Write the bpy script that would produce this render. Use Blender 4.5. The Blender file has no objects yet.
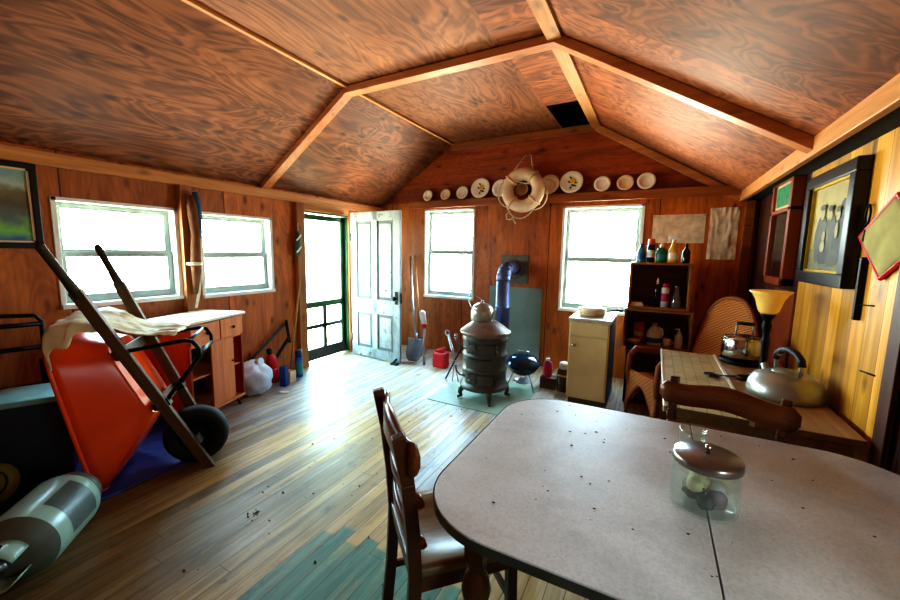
import bpy, bmesh, math, random
from mathutils import Vector as V, Matrix, noise
random.seed(7)
C = bpy.context.scene.collection
PI = math.pi
R = math.radians

# ------------------------------------------------------------------ materials
def lin(c):
    o = []
    for v in c[:3]:
        v /= 255.0
        o.append(v/12.92 if v <= .04045 else ((v+.055)/1.055)**2.4)
    return (*o, 1)

class NT:
    def __init__(s, name):
        s.m = bpy.data.materials.new(name); s.m.use_nodes = True
        s.t = s.m.node_tree; s.t.nodes.clear()
        s.out = s.t.nodes.new('ShaderNodeOutputMaterial')
    def n(s, kind, **kw):
        nd = s.t.nodes.new('ShaderNode'+kind)
        for k, v in kw.items(): setattr(nd, k, v)
        return nd
    def l(s, a, b): s.t.links.new(a, b)
    def put(s, sock, v):
        if hasattr(v, 'is_linked'): s.l(v, sock)
        else: sock.default_value = v
    def math(s, op, a, b=0.0, c=None):
        nd = s.n('Math', operation=op)
        s.put(nd.inputs[0], a); s.put(nd.inputs[1], b)
        if c is not None: s.put(nd.inputs[2], c)
        return nd.outputs[0]
    def mix(s, fac, a, b, blend='MIX'):
        nd = s.n('Mix', data_type='RGBA', blend_type=blend)
        s.put(nd.inputs[0], fac); s.put(nd.inputs[6], a); s.put(nd.inputs[7], b)
        return nd.outputs[2]
    def obj(s):
        return s.n('TexCoord').outputs['Object']
    def mapping(s, vec, scale=(1, 1, 1), rot=(0, 0, 0), loc=(0, 0, 0)):
        nd = s.n('Mapping'); s.l(vec, nd.inputs[0])
        nd.inputs['Scale'].default_value = scale; nd.inputs['Rotation'].default_value = rot
        s.put(nd.inputs['Location'], loc)
        return nd.outputs[0]
    def noise(s, vec, scale=5, detail=4, rough=.55, dist=0):
        nd = s.n('TexNoise'); s.l(vec, nd.inputs['Vector'])
        nd.inputs['Scale'].default_value = scale; nd.inputs['Detail'].default_value = detail
        nd.inputs['Roughness'].default_value = rough; nd.inputs['Distortion'].default_value = dist
        return nd.outputs['Fac']
    def ramp(s, fac, stops):
        nd = s.n('ValToRGB'); s.l(fac, nd.inputs[0])
        e = nd.color_ramp.elements
        while len(e) < len(stops): e.new(.5)
        for i, (p, c) in enumerate(stops):
            e[i].position = p
            e[i].color = c if isinstance(c, tuple) and len(c) == 4 else (c, c, c, 1)
        return nd.outputs[0]
    def principled(s, col, rough=.5, metal=0, bump=None, bstr=.2, bdist=.01, **kw):
        p = s.n('BsdfPrincipled')
        s.put(p.inputs['Base Color'], col); s.put(p.inputs['Roughness'], rough)
        p.inputs['Metallic'].default_value = metal
        for k, v in kw.items(): s.put(p.inputs[k.replace('_', ' ')], v)
        if bump is not None:
            b = s.n('Bump'); b.inputs['Strength'].default_value = bstr; b.inputs['Distance'].default_value = bdist
            s.l(bump, b.inputs['Height']); s.l(b.outputs[0], p.inputs['Normal'])
        s.l(p.outputs[0], s.out.inputs[0])
        return p

def simple(name, c, rough=.5, metal=0, var=.25, scale=9, bump=.12, **kw):
    s = NT(name); v = s.obj()
    f = s.noise(v, scale, 5)
    a = lin(c); d = tuple(x*(1-var) for x in a[:3])+(1,); h = tuple(min(1, x*(1+var*.6)) for x in a[:3])+(1,)
    col = s.ramp(f, [(.3, d), (.7, h)])
    s.principled(col, rough, metal, s.noise(v, scale*6, 3), bump, .003, **kw)
    return s.m

def wood(name, dark, light, axis=2, scale=1., stretch=14., rough=.5, knots=0., bump=.25, board=None, seam=.012, swirl=0., stain=.3, gloss=.5):
    """grain runs along `axis`; board=(across axis, width) splits into boards with their own tone"""
    s = NT(name); v = s.obj()
    sc = [stretch*scale]*3; sc[axis] = scale
    off = None; rnd = None; edge = None
    if board:
        ax, w = board
        sep = s.n('SeparateXYZ'); s.l(v, sep.inputs[0])
        q = s.math('DIVIDE', sep.outputs[ax], w)
        fl = s.math('FLOOR', q); fr = s.math('FRACT', q)
        wn = s.n('TexWhiteNoise', noise_dimensions='1D'); s.l(fl, wn.inputs['W']); rnd = wn.outputs['Value']
        edge = s.math('MINIMUM', fr, s.math('SUBTRACT', 1, fr))
        cmb = s.n('CombineXYZ'); s.l(s.math('MULTIPLY', rnd, 37.), cmb.inputs[axis]); s.l(s.math('MULTIPLY', rnd, 11.), cmb.inputs[(axis+1) % 3])
        ad = s.n('VectorMath', operation='ADD'); s.l(v, ad.inputs[0]); s.l(cmb.outputs[0], ad.inputs[1]); v2 = ad.outputs[0]
    else: v2 = v
    g1 = s.noise(s.mapping(v2, tuple(sc)), 1.0, 6, .6, .6)
    sc2 = [x*5 for x in sc]; sc2[axis] = scale*2
    g2 = s.noise(s.mapping(v2, tuple(sc2)), 1.0, 3, .6, .2)
    f = s.math('ADD', s.math('MULTIPLY', g1, .7), s.math('MULTIPLY', g2, .3))
    if swirl:
        scs = [1.8*scale]*3; scs[axis] = .55*scale
        big = s.noise(s.mapping(v2, tuple(scs)), 1.6, 3, .5, 1.2)
        rings = s.math('SINE', s.math('MULTIPLY', big, 70.))
        f = s.math('ADD', s.math('MULTIPLY', f, 1-swirl*.55), s.math('MULTIPLY', s.math('ADD', s.math('MULTIPLY', rings, .5), .5), swirl*.5))
    a, b = lin(dark), lin(light)
    m1 = tuple((a[i]*.5+b[i]*.5) for i in range(3))+(1,)
    col = s.ramp(f, [(.28, a), (.5, m1), (.72, b)])
    st = s.noise(v2, 1.7*scale, 4)
    col = s.mix(s.math('MULTIPLY', s.ramp(st, [(.42, 0.), (.75, 1.)]), stain), col, a)
    if rnd is not None:
        hs = s.n('HueSaturation'); s.l(col, hs.inputs['Color']); s.l(s.math('ADD', s.math('MULTIPLY', rnd, .5), .72), hs.inputs['Value'])
        col = hs.outputs[0]
        col = s.mix(s.math('LESS_THAN', edge, seam), col, tuple(x*.12 for x in a[:3])+(1,))
    if knots:
        ks = [3.4]*3; ks[axis] = 1.5
        vo = s.n('TexVoronoi'); s.l(s.mapping(v2, tuple(ks)), vo.inputs['Vector']); vo.inputs['Scale'].default_value = 2.1
        k = s.ramp(s.math('ADD', vo.outputs['Distance'], s.math('MULTIPLY', g2, .12)), [(.13, 1.), (.28, 0.)])
        col = s.mix(s.math('MULTIPLY', k, knots), col, tuple(x*.25 for x in a[:3])+(1,))
    s.principled(col, rough, 0, f, bump, .004, Specular_IOR_Level=gloss)
    return s.m

M = {}
M['ply_wall'] = wood('plywood wall', (128, 62, 18), (214, 128, 52), 2, 1., 9, .55, .7, .2, board=(1, 1.22), seam=.004, swirl=.18)
M['ply_back'] = wood('plywood back wall', (132, 60, 16), (232, 134, 46), 2, 1., 9, .45, .7, .2, board=(0, 1.22), seam=.004, swirl=.15)
M['gable'] = wood('gable boards', (98, 38, 12), (176, 84, 30), 0, 1., 10, .45, .7, .2, board=(2, 1.2), seam=.0, swirl=.2)
M['pine_wall'] = wood('pine boards', (166, 104, 26), (240, 184, 70), 2, 1., 13, .42, .85, .25, board=(1, .145), seam=.012)
M['dark_wall'] = wood('dark stained wall', (44, 20, 10), (92, 42, 20), 2, 1., 12, .5, .4, .2, board=(1, .3), seam=.02)
M['ply_ceiling'] = wood('plywood ceiling', (96, 50, 25), (178, 112, 70), 1, 1.05, 7, .62, .75, .2, board=(1, 2.885), seam=.0, swirl=.4, stain=.55, gloss=.3)
M['ply_ceiling_x'] = wood('plywood ceiling cross grain', (94, 48, 24), (176, 104, 60), 0, 1.1, 7, .62, .75, .2, board=(1, 1.22), seam=.0, swirl=.42, stain=.5, gloss=.3)
M['lumber'] = wood('framing lumber', (158, 96, 46), (222, 160, 92), 1, 1., 12, .5, .5, .2)
M['lumber_x'] = wood('framing lumber across', (150, 84, 40), (216, 142, 82), 0, 1., 12, .5, .5, .2)
M['lumber_z'] = wood('framing lumber upright', (120, 66, 28), (190, 124, 62), 2, 1., 12, .5, .5, .2)
M['rail_wood'] = wood('plate rail wood', (110, 56, 22), (178, 104, 48), 0, 1., 12, .4, .5, .2)
M['oak'] = wood('dark oak', (52, 26, 12), (116, 64, 30), 2, 1.6, 10, .32, 0, .15)
M['oak_x'] = wood('oak crest wood', (74, 36, 16), (138, 78, 36), 0, 1.6, 10, .3, 0, .15)
M['seat_wood'] = wood('chair seat wood', (100, 72, 46), (172, 138, 98), 1, 1.6, 10, .28, 0, .12)
M['handle_wood'] = wood('weathered handle wood', (66, 46, 24), (128, 96, 56), 0, 1.5, 12, .55, 0, .2)
M['walnut'] = wood('dark shelf wood', (104, 62, 28), (180, 116, 58), 0, 1.3, 12, .45, 0, .15)
M['dresser_red'] = wood('red stained wood', (176, 50, 18), (222, 84, 34), 2, 1.2, 10, .4, 0, .1, stain=.15)
M['dresser_front'] = wood('orange pine front', (176, 92, 44), (222, 138, 78), 2, 1.2, 10, .4, .2, .1, stain=.15)
M['dark_inside'] = simple('dark interior', (38, 22, 14), .8)
M['wicker_frame'] = simple('cane wrap', (150, 84, 38), .5)
M['black_metal'] = simple('black metal', (22, 21, 21), .4, .6)
M['black_plastic'] = simple('black plastic', (20, 20, 22), .45)
M['rubber'] = simple('tyre rubber', (26, 27, 27), .65)
M['steel'] = simple('worn steel', (170, 172, 176), .35, .9)
M['chrome'] = simple('polished steel', (200, 200, 196), .16, 1., var=.08)
M['aluminium'] = simple('dull aluminium', (176, 176, 166), .34, .6, var=.2)
M['iron'] = simple('cast iron', (88, 86, 78), .42, .25, var=.35, scale=6)
M['iron_lid'] = simple('rusty iron lid', (138, 120, 106), .42, .3, var=.35, scale=6)
M['pipe'] = simple('blued stove pipe', (92, 100, 132), .45, .6, var=.3, scale=4)
M['zinc'] = simple('galvanised plate', (104, 102, 92), .5, .5)
M['board_grey'] = simple('grey green board', (128, 150, 144), .6, var=.2, scale=3)
M['mat_stone'] = simple('pale green mat', (152, 170, 152), .5, var=.2, scale=4)
M['barrow_red'] = simple('orange red plastic', (242, 86, 22), .24, var=.12, scale=3)
M['tyre_blue'] = simple('blue tarp', (54, 76, 150), .4, var=.35, scale=7)
M['cloth'] = simple('cream cloth', (232, 226, 192), .85, var=.15, scale=5)
M['white_paint'] = simple('white paint', (226, 228, 222), .5, var=.1, scale=5)
M['sash_grey'] = simple('grey green sash paint', (150, 164, 156), .5, var=.15, scale=6)
M['door_dark'] = simple('dark weathered door paint', (62, 66, 68), .6, var=.3)
M['green_paint'] = simple('green paint', (40, 88, 54), .5, var=.3, scale=6)
M['dresser_top'] = simple('cream laminate', (224, 214, 188), .3, var=.08, scale=3)
M['cream_cab'] = simple('yellow cream paint', (232, 212, 156), .5, var=.12, scale=4)
M['cab_top'] = simple('speckled counter', (196, 196, 180), .35, var=.3, scale=40)
M['porcelain'] = simple('white porcelain', (232, 224, 206), .2, var=.06, scale=10)
M['porcelain_pink'] = simple('cream porcelain', (226, 196, 158), .22, var=.1, scale=14)
M['yellow'] = simple('yellow glaze', (228, 180, 30), .3)
M['leaf'] = simple('green glaze', (40, 62, 34), .3)
M['canvas'] = simple('aged canvas', (214, 186, 154), .8, var=.22, scale=7)
M['rope'] = simple('pale rope', (206, 190, 164), .85, scale=30)
M['red_plastic'] = simple('red plastic', (206, 24, 40), .35, var=.15)
M['blue_plastic'] = simple('blue plastic', (40, 96, 178), .4, var=.2)
M['navy'] = simple('navy card', (30, 58, 128), .5, var=.2)
M['teal'] = simple('teal plastic', (52, 138, 140), .4, var=.2)
M['green_plastic'] = simple('green plastic', (24, 110, 62), .4, var=.2)
M['pink'] = simple('magenta label', (190, 40, 110), .45, var=.3)
M['orange'] = simple('orange red tin', (206, 84, 40), .4, var=.2)
M['yellow_plastic'] = simple('yellow plastic', (222, 178, 70), .4, var=.15)
M['white_plastic'] = simple('white plastic', (222, 220, 216), .4, var=.1)
M['paper'] = simple('aged paper', (224, 204, 176), .8, var=.3, scale=12)
M['brown_box'] = simple('brown carton', (92, 52, 32), .7, var=.25)
M['brown_jar'] = simple('brown glass', (92, 58, 24), .2, var=.3)
M['dark_glass'] = simple('dark bottle glass', (36, 30, 24), .12, var=.3)
M['blue_enamel'] = simple('dark blue enamel', (30, 58, 84), .14, var=.15)
M['tank_paint'] = simple('pale green grey tank paint', (156, 184, 166), .28, var=.15, scale=5)
M['tank_dark'] = simple('sage tank end', (104, 112, 98), .45, var=.2, scale=5)
M['bag'] = simple('white plastic bag', (206, 218, 232), .35, var=.25, scale=8)
M['frame_black'] = simple('black picture frame', (28, 30, 36), .3, var=.2)
M['gilt'] = simple('gilt slip', (196, 160, 44), .35, .5)
M['frame_red'] = wood('red brown frame wood', (110, 46, 24), (160, 78, 42), 2, 1.4, 12, .4, 0, .1)
M['cobalt_strip'] = simple('blue grey panel', (70, 96, 150), .45, var=.2)
M['gap_shade'] = simple('soot dark', (12, 9, 8), .9)  # near-black painted in for the shade of gaps and holes
M['debris'] = simple('dark crumbs', (58, 44, 32), .9)
M['mint'] = simple('mint lid plastic', (150, 196, 196), .4, var=.2)
M['bin_plastic'] = simple('charcoal bin plastic', (62, 72, 80), .35, var=.2)
M['olive'] = simple('olive yellow rim', (150, 150, 60), .5, var=.25)
M['strap_brown'] = simple('brown cloth strap', (120, 76, 42), .8, var=.3)
M['blue_cloth'] = simple('blue cloth', (52, 96, 140), .8, var=.3)
M['stone_grey'] = simple('grey iron bar', (58, 60, 66), .5, .4)
M['twig'] = wood('pale stick', (150, 116, 66), (198, 164, 104), 2, 1.5, 12, .6, 0, .1)

def glassy(name, tint=(.94, 1, .97), fac=.06, rough=.02, opac=0.0, ocol=(.8, .9, .85)):
    s = NT(name)
    tr = s.n('BsdfTransparent'); tr.inputs[0].default_value = (*tint, 1)
    gl = s.n('BsdfGlossy'); gl.inputs['Roughness'].default_value = rough
    lw = s.n('LayerWeight'); lw.inputs[0].default_value = .35
    f = s.math('ADD', s.math('MULTIPLY', lw.outputs['Facing'], .35), fac)
    mx = s.n('MixShader'); s.l(f, mx.inputs[0]); s.l(tr.outputs[0], mx.inputs[1]); s.l(gl.outputs[0], mx.inputs[2])
    o = mx
    if opac:
        df = s.n('BsdfDiffuse'); df.inputs[0].default_value = (*ocol, 1)
        o = s.n('MixShader'); o.inputs[0].default_value = opac
        s.l(mx.outputs[0], o.inputs[1]); s.l(df.outputs[0], o.inputs[2])
    s.l(o.outputs[0], s.out.inputs[0])
    return s.m
M['pane'] = glassy('window pane', (.97, 1, .985), .02)
M['screen'] = glassy('insect screen', (.93, 1, .93), .0, .3, .08, (.5, .6, .5))
M['jar_glass'] = glassy('jar glass', (.95, .98, .955), .06, .03, .03, (.8, .88, .84))
M['clear_bottle'] = glassy('clear bottle glass', (.62, .66, .62), .12, .05, .15, (.5, .5, .45))
def shade_mat():
    s = NT('amber glass shade')
    p = s.principled(lin((232, 198, 116)), .25, 0)
    p.inputs['Transmission Weight'].default_value = .0
    p.inputs['Subsurface Weight'].default_value = .3
    p.inputs['Emission Color'].default_value = lin((226, 170, 70)); p.inputs['Emission Strength'].default_value = .12
    return s.m
M['shade'] = shade_mat()

def floor_mat():
    s = NT('painted floor boards'); v = s.obj()
    sep = s.n('SeparateXYZ'); s.l(v, sep.inputs[0]); X, Y = sep.outputs[0], sep.outputs[1]
    W = .082
    q = s.math('DIVIDE', X, W); fl = s.math('FLOOR', q); fr = s.math('FRACT', q)
    wn = s.n('TexWhiteNoise', noise_dimensions='1D'); s.l(fl, wn.inputs['W']); rnd = wn.outputs['Value']
    edge = s.math('MINIMUM', fr, s.math('SUBTRACT', 1, fr))
    # end joints
    yj = s.math('FRACT', s.math('ADD', s.math('DIVIDE', Y, 2.3), rnd)); ej = s.math('LESS_THAN', yj, .0012)
    cmb = s.n('CombineXYZ'); s.l(s.math('MULTIPLY', rnd, 31.), cmb.inputs[1])
    ad = s.n('VectorMath', operation='ADD'); s.l(v, ad.inputs[0]); s.l(cmb.outputs[0], ad.inputs[1]); v2 = ad.outputs[0]
    g = s.noise(s.mapping(v2, (26, 1.6, 1)), 1., 6, .65, .5)
    base = s.ramp(g, [(.25, lin((144, 108, 54))), (.5, lin((200, 160, 96))), (.75, lin((234, 204, 142)))])
    big = s.noise(v, 1.3, 5, .6, .4)
    # worn grey-blue paint toward door and stove; sky sheen by the door painted in
    wear = s.noise(s.mapping(v2, (9, 1.2, 1)), 1., 6, .7, .6)
    def region(x0, x1, y0, y1, soft=.03, jit=.12):
        def st(a, b, val): 
            m = s.n('MapRange', interpolation_type='SMOOTHSTEP'); s.l(val, m.inputs[0]); m.inputs[1].default_value = a; m.inputs[2].default_value = b; return m.outputs[0]
        jx = s.math('ADD', X, s.math('MULTIPLY', s.math('SUBTRACT', big, .5), jit)); jy = s.math('ADD', Y, s.math('MULTIPLY', s.math('SUBTRACT', rnd, .5), jit))
        a = s.math('MULTIPLY', st(x0-soft, x0+soft, jx), s.math('SUBTRACT', 1, st(x1-soft, x1+soft, jx)))
        b = s.math('MULTIPLY', st(y0-soft, y0+soft, jy), s.math('SUBTRACT', 1, st(y1-soft, y1+soft, jy)))
        return s.math('MULTIPLY', a, b)
    wv = s.ramp(wear, [(.36, .15), (.6, 1.)])
    grey = s.ramp(g, [(.3, lin((150, 166, 178))), (.7, lin((200, 214, 224)))])
    teal = s.ramp(g, [(.3, lin((44, 104, 90))), (.7, lin((98, 160, 138)))])
    col = base
    r1 = s.math('MULTIPLY', region(-3.9, -.2, 2.75, 5.2, .35, .5), wv); col = s.mix(s.math('MULTIPLY', r1, .85), col, grey)
    r2 = s.math('MULTIPLY', region(-1.42, .6, 1.9, 2.85, .03, .06), wv); col = s.mix(s.math('MULTIPLY', r2, .85), col, grey)
    r3 = s.math('MULTIPLY', region(-1.47, .9, -1.6, 1.40, .012, .1), s.ramp(wear, [(.25, .45), (.5, 1.)])); col = s.mix(s.math('MULTIPLY', r3, .9), col, teal)
    r4 = s.math('MULTIPLY', region(-4, -2.7, 1.5, 3.2, .25, .4), wv); col = s.mix(s.math('MULTIPLY', r4, .8), col, s.mix(.5, grey, lin((70, 92, 150))))  # blue mixed in under the dresser: painted reflection of the sky
    r5 = s.math('MULTIPLY', region(-4.2, -1.55, -1.7, 1.75, .6, .9), s.ramp(wear, [(.2, .7), (.7, 1.)])); col = s.mix(s.math('MULTIPLY', r5, .8), col, lin((58, 42, 24)))  # darker brown boards front-left, with the dimming light painted in
    # scuffs and stains
    sp = s.noise(s.mapping(v, (5, 2.2, 1)), 2.2, 8, .75, .3)
    col = s.mix(s.math('MULTIPLY', s.ramp(sp, [(.56, 0.), (.68, 1.)]), .6), col, lin((62, 44, 26)))
    hs = s.n('HueSaturation'); s.l(col, hs.inputs['Color']); s.l(s.math('ADD', s.math('MULTIPLY', rnd, .2), .9), hs.inputs['Value']); col = hs.outputs[0]
    col = s.mix(s.math('MAXIMUM', s.math('LESS_THAN', edge, .02), ej), col, lin((66, 52, 36)))
    rough = s.ramp(wear, [(.3, .34), (.7, .56)])
    s.principled(col, rough, 0, s.math('ADD', g, s.math('MULTIPLY', s.math('GREATER_THAN', edge, .03), .6)), .35, .004)
    return s.m
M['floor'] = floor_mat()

def tabletop_mat():
    s = NT('speckled grey formica'); v = s.obj()
    a = s.noise(v, 3.2, 6, .65, .4); b = s.noise(v, 130, 3, .6)
    col = s.ramp(a, [(.3, lin((190, 186, 178))), (.55, lin((218, 213, 206))), (.75, lin((228, 226, 222)))])
    col = s.mix(s.math('MULTIPLY', s.ramp(b, [(.4, 0.), (.7, 1.)]), .25), col, lin((120, 112, 100)))
    st = s.noise(v, 1.6, 3); col = s.mix(s.math('MULTIPLY', s.ramp(st, [(.55, 0.), (.72, 1.)]), .35), col, lin((150, 124, 66)))
    s.principled(col, s.ramp(a, [(.3, .42), (.7, .55)]), 0, b, .06, .002)
    return s.m
M['formica'] = tabletop_mat()
def tile_mat():
    s = NT('small pale tiles'); v = s.obj()
    br = s.n('TexBrick'); s.l(v, br.inputs['Vector']); br.offset = 0
    br.inputs['Color1'].default_value = lin((206, 192, 150)); br.inputs['Color2'].default_value = lin((192, 178, 134)); br.inputs['Mortar'].default_value = lin((150, 128, 84))
    br.inputs['Scale'].default_value = 1; br.inputs['Brick Width'].default_value = .06; br.inputs['Row Height'].default_value = .06; br.inputs['Mortar Size'].default_value = .002
    st = s.noise(v, 4, 6, .7); col = s.mix(s.math('MULTIPLY', s.ramp(st, [(.52, 0.), (.72, 1.)]), .6), br.outputs['Color'], lin((120, 76, 40)))
    s.principled(col, .35)
    return s.m
M['tile'] = tile_mat()
M['table_wood'] = wood('worn table boards', (130, 96, 60), (196, 158, 110), 1, 1.2, 12, .35, 0, .1)
def wicker_mat():
    s = NT('woven wicker'); v = s.obj()
    wv = s.n('TexWave'); s.l(v, wv.inputs['Vector']); wv.inputs['Scale'].default_value = 22; wv.bands_direction = 'Z'; wv.inputs['Distortion'].default_value = 1.
    w2 = s.n('TexWave'); s.l(v, w2.inputs['Vector']); w2.inputs['Scale'].default_value = 14; w2.bands_direction = 'DIAGONAL'
    f = s.math('MULTIPLY', wv.outputs['Fac'], s.math('ADD', s.math('MULTIPLY', w2.outputs['Fac'], .6), .4))
    col = s.ramp(f, [(.05, lin((130, 68, 22))), (.6, lin((232, 150, 62)))])
    s.principled(col, .5, 0, f, .6, .006)
    return s.m
M['wicker'] = wicker_mat()
def door_mat():
    s = NT('peeling white door paint'); v = s.obj()
    n1 = s.noise(s.mapping(v, (5, 5, 1.6)), 1.4, 7, .7, .3); n2 = s.noise(v, 9, 6, .7)
    col = s.ramp(n1, [(.3, lin((96, 104, 108))), (.5, lin((142, 150, 154))), (.7, lin((170, 178, 180)))])
    col = s.mix(s.ramp(n2, [(.60, 0.), (.66, 1.)]), col, lin((104, 84, 58)))
    s.principled(col, .6, 0, n2, .25, .004)
    return s.m
M['old_door'] = door_mat()

# ------------------------------------------------------------------ mesh builder
class MB:
    def __init__(s): s.bm = bmesh.new(); s.mi = 0; s.mx = Matrix.Identity(4)
    def v(s, p): return s.bm.verts.new(s.mx @ V(p))
    def f(s, vs, sm=False):
        try: fc = s.bm.faces.new(vs)
        except ValueError: return None
        fc.material_index = s.mi; fc.smooth = sm
        return fc
    def mat(s, i): s.mi = i; return s
    def at(s, m): s.mx = m; return s
    def box(s, x0, x1, y0, y1, z0, z1):
        p = [s.v((x, y, z)) for x in (x0, x1) for y in (y0, y1) for z in (z0, z1)]
        for q in ((0, 1, 3, 2), (4, 6, 7, 5), (0, 4, 5, 1), (2, 3, 7, 6), (0, 2, 6, 4), (1, 5, 7, 3)): s.f([p[i] for i in q])
        return s
    def bar(s, a, b, w, h, up=(0, 0, 1), taper=1.):
        a, b = V(a), V(b); d = (b-a).normalized(); u = V(up); sd = d.cross(u)
        if sd.length < 1e-4: sd = d.cross(V((1, 0, 0)))
        sd.normalize(); u = sd.cross(d)
        p = []
        for c, k in ((a, 1), (b, taper)):
            for i, j in ((-1, -1), (1, -1), (1, 1), (-1, 1)): p.append(s.v(c+sd*i*w/2*k+u*j*h/2*k))
        for q in ((0, 3, 2, 1), (4, 5, 6, 7), (0, 1, 5, 4), (1, 2, 6, 5), (2, 3, 7, 6), (3, 0, 4, 7)): s.f([p[i] for i in q])
        return s
    def tube(s, pts, r, seg=8, closed=False, cap=True, flat=1.):
        pts = [V(p) for p in pts]; n = len(pts); rings = []
        rr = r if isinstance(r, (list, tuple)) else [r]*n
        up = None
        for i in range(n):
            if closed: d = pts[(i+1) % n]-pts[i-1]
            else: d = pts[min(i+1, n-1)]-pts[max(i-1, 0)]
            d.normalize()
            if up is None: up = V((0, 0, 1)) if abs(d.z) < .9 else V((1, 0, 0))
            sd = d.cross(up).normalized(); up = sd.cross(d).normalized()
            rings.append([s.v(pts[i]+(sd*math.cos(2*PI*k/seg)+up*math.sin(2*PI*k/seg)*flat)*rr[i]) for k in range(seg)])
        for i in range(n if closed else n-1):
            A, B = rings[i], rings[(i+1) % n]
            for k in range(seg): s.f([A[k], A[(k+1) % seg], B[(k+1) % seg], B[k]], True)
        if cap and not closed: s.f(rings[0][::-1]); s.f(rings[-1])
        return s
    def lathe(s, prof, seg=24, c=(0, 0, 0), cap=True):
        rings = []
        for r, z in prof:
            if r < 1e-5: rings.append([s.v((c[0], c[1], c[2]+z))])
            else: rings.append([s.v((c[0]+r*math.cos(2*PI*k/seg), c[1]+r*math.sin(2*PI*k/seg), c[2]+z)) for k in range(seg)])
        for A, B in zip(rings, rings[1:]):
            for k in range(seg):
                k2 = (k+1) % seg
                if len(A) == 1 and len(B) == 1: continue
                if len(A) == 1: s.f([A[0], B[k2], B[k]], True)
                elif len(B) == 1: s.f([A[k], A[k2], B[0]], True)
                else: s.f([A[k], A[k2], B[k2], B[k]], True)
        if cap:
            if len(rings[0]) > 1: s.f(rings[0][::-1])
            if len(rings[-1]) > 1: s.f(rings[-1])
        return s
    def prism(s, poly, z0, z1):
        a = [s.v((x, y, z0)) for x, y in poly]; b = [s.v((x, y, z1)) for x, y in poly]
        s.f(a[::-1]); s.f(b)
        for i in range(len(poly)):
            j = (i+1) % len(poly); s.f([a[i], a[j], b[j], b[i]])
        return s
    def quad(s, *p): s.f([s.v(q) for q in p]); return s
    def grid(s, nu, nv, fn, sm=True):
        g = [[s.v(fn(i/nu, j/nv)) for j in range(nv+1)] for i in range(nu+1)]
        for i in range(nu):
            for j in range(nv): s.f([g[i][j], g[i+1][j], g[i+1][j+1], g[i][j+1]], sm)
        return s
    def ball(s, c, r, seg=14, rings=9, fn=None):
        r = r if isinstance(r, (tuple, list)) else (r, r, r); P = []
        for i in range(rings+1):
            th = PI*i/rings; row = []
            for k in range(1 if i in (0, rings) else seg):
                d = V((math.sin(th)*math.cos(2*PI*k/seg), math.sin(th)*math.sin(2*PI*k/seg), math.cos(th)))
                m = fn(d) if fn else 1
                row.append(s.v((c[0]+d.x*r[0]*m, c[1]+d.y*r[1]*m, c[2]+d.z*r[2]*m)))
            P.append(row)
        for A, B in zip(P, P[1:]):
            for k in range(seg):
                k2 = (k+1) % seg
                if len(A) == 1: s.f([A[0], B[k], B[k2]], True)
                elif len(B) == 1: s.f([A[k], B[0], A[k2]], True)
                else: s.f([A[k], B[k], B[k2], A[k2]], True)
        return s
    def build(s, name, mats, parent=None, bev=0., loc=None, rz=0., sub=0, solid=0.):
        bmesh.ops.recalc_face_normals(s.bm, faces=s.bm.faces[:])
        me = bpy.data.meshes.new(name); s.bm.to_mesh(me); s.bm.free()
        for m in (mats if isinstance(mats, (list, tuple)) else [mats]): me.materials.append(M[m] if isinstance(m, str) else m)
        o = bpy.data.objects.new(name, me); C.objects.link(o)
        if parent: o.parent = parent
        if loc is not None: o.location = loc
        o.rotation_euler.z = rz
        if solid:
            d = o.modifiers.new('solid', 'SOLIDIFY'); d.thickness = solid; d.offset = 0
        if sub:
            d = o.modifiers.new('sub', 'SUBSURF'); d.levels = d.render_levels = sub
        if bev:
            d = o.modifiers.new('bevel', 'BEVEL'); d.width = bev; d.segments = 2; d.limit_method = 'ANGLE'; d.angle_limit = R(50)
        return o

def tag(o, label, cat, group=None, kind=None):
    o['label'] = label; o['category'] = cat
    if group: o['group'] = group
    if kind: o['kind'] = kind
    return o
def thing(name, label, cat, loc=(0, 0, 0), rz=0., group=None, mtx=None):
    o = bpy.data.objects.new(name, None); C.objects.link(o); o.empty_display_size = .05
    if mtx is not None: o.matrix_world = mtx
    else: o.location = loc; o.rotation_euler.z = rz
    return tag(o, label, cat, group)
def struct(o): o['kind'] = 'structure'; return o
def sempty(name, loc=(0, 0, 0), rz=0):
    o = bpy.data.objects.new(name, None); C.objects.link(o); o.location = loc; o.rotation_euler.z = rz; o.empty_display_size = .05
    return struct(o)
def copy_tree(o, parent=None):
    c = o.copy(); C.objects.link(c); c.parent = parent
    for ch in list(o.children): copy_tree(ch, c)
    return c
def TM(loc=(0, 0, 0), x=0, y=0, z=0):
    return Matrix.Translation(V(loc)) @ Matrix.Rotation(z, 4, 'Z') @ Matrix.Rotation(y, 4, 'Y') @ Matrix.Rotation(x, 4, 'X')
def arc(n, fn): return [fn(i/n) for i in range(n+1)]
def rrect(x0, x1, y0, y1, r, n=6):
    out = []
    for cx, cy, a0 in ((x1-r, y1-r, 0), (x0+r, y1-r, 90), (x0+r, y0+r, 180), (x1-r, y0+r, 270)):
        for i in range(n+1):
            a = R(a0+90*i/n); out.append((cx+r*math.cos(a), cy+r*math.sin(a)))
    return out

# ------------------------------------------------------------------ the room
XL, XR, YB, YF = -3.88, .88, 4.98, -1.6
RX, RZ, KX, KZ = -.725, 3.0, -2.61, 2.98       # ridge and the bend in the ceiling
struct(MB().box(-4.0, 1.1, YF-.1, YB+.12, -.1, 0).build('floor', 'floor'))

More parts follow.
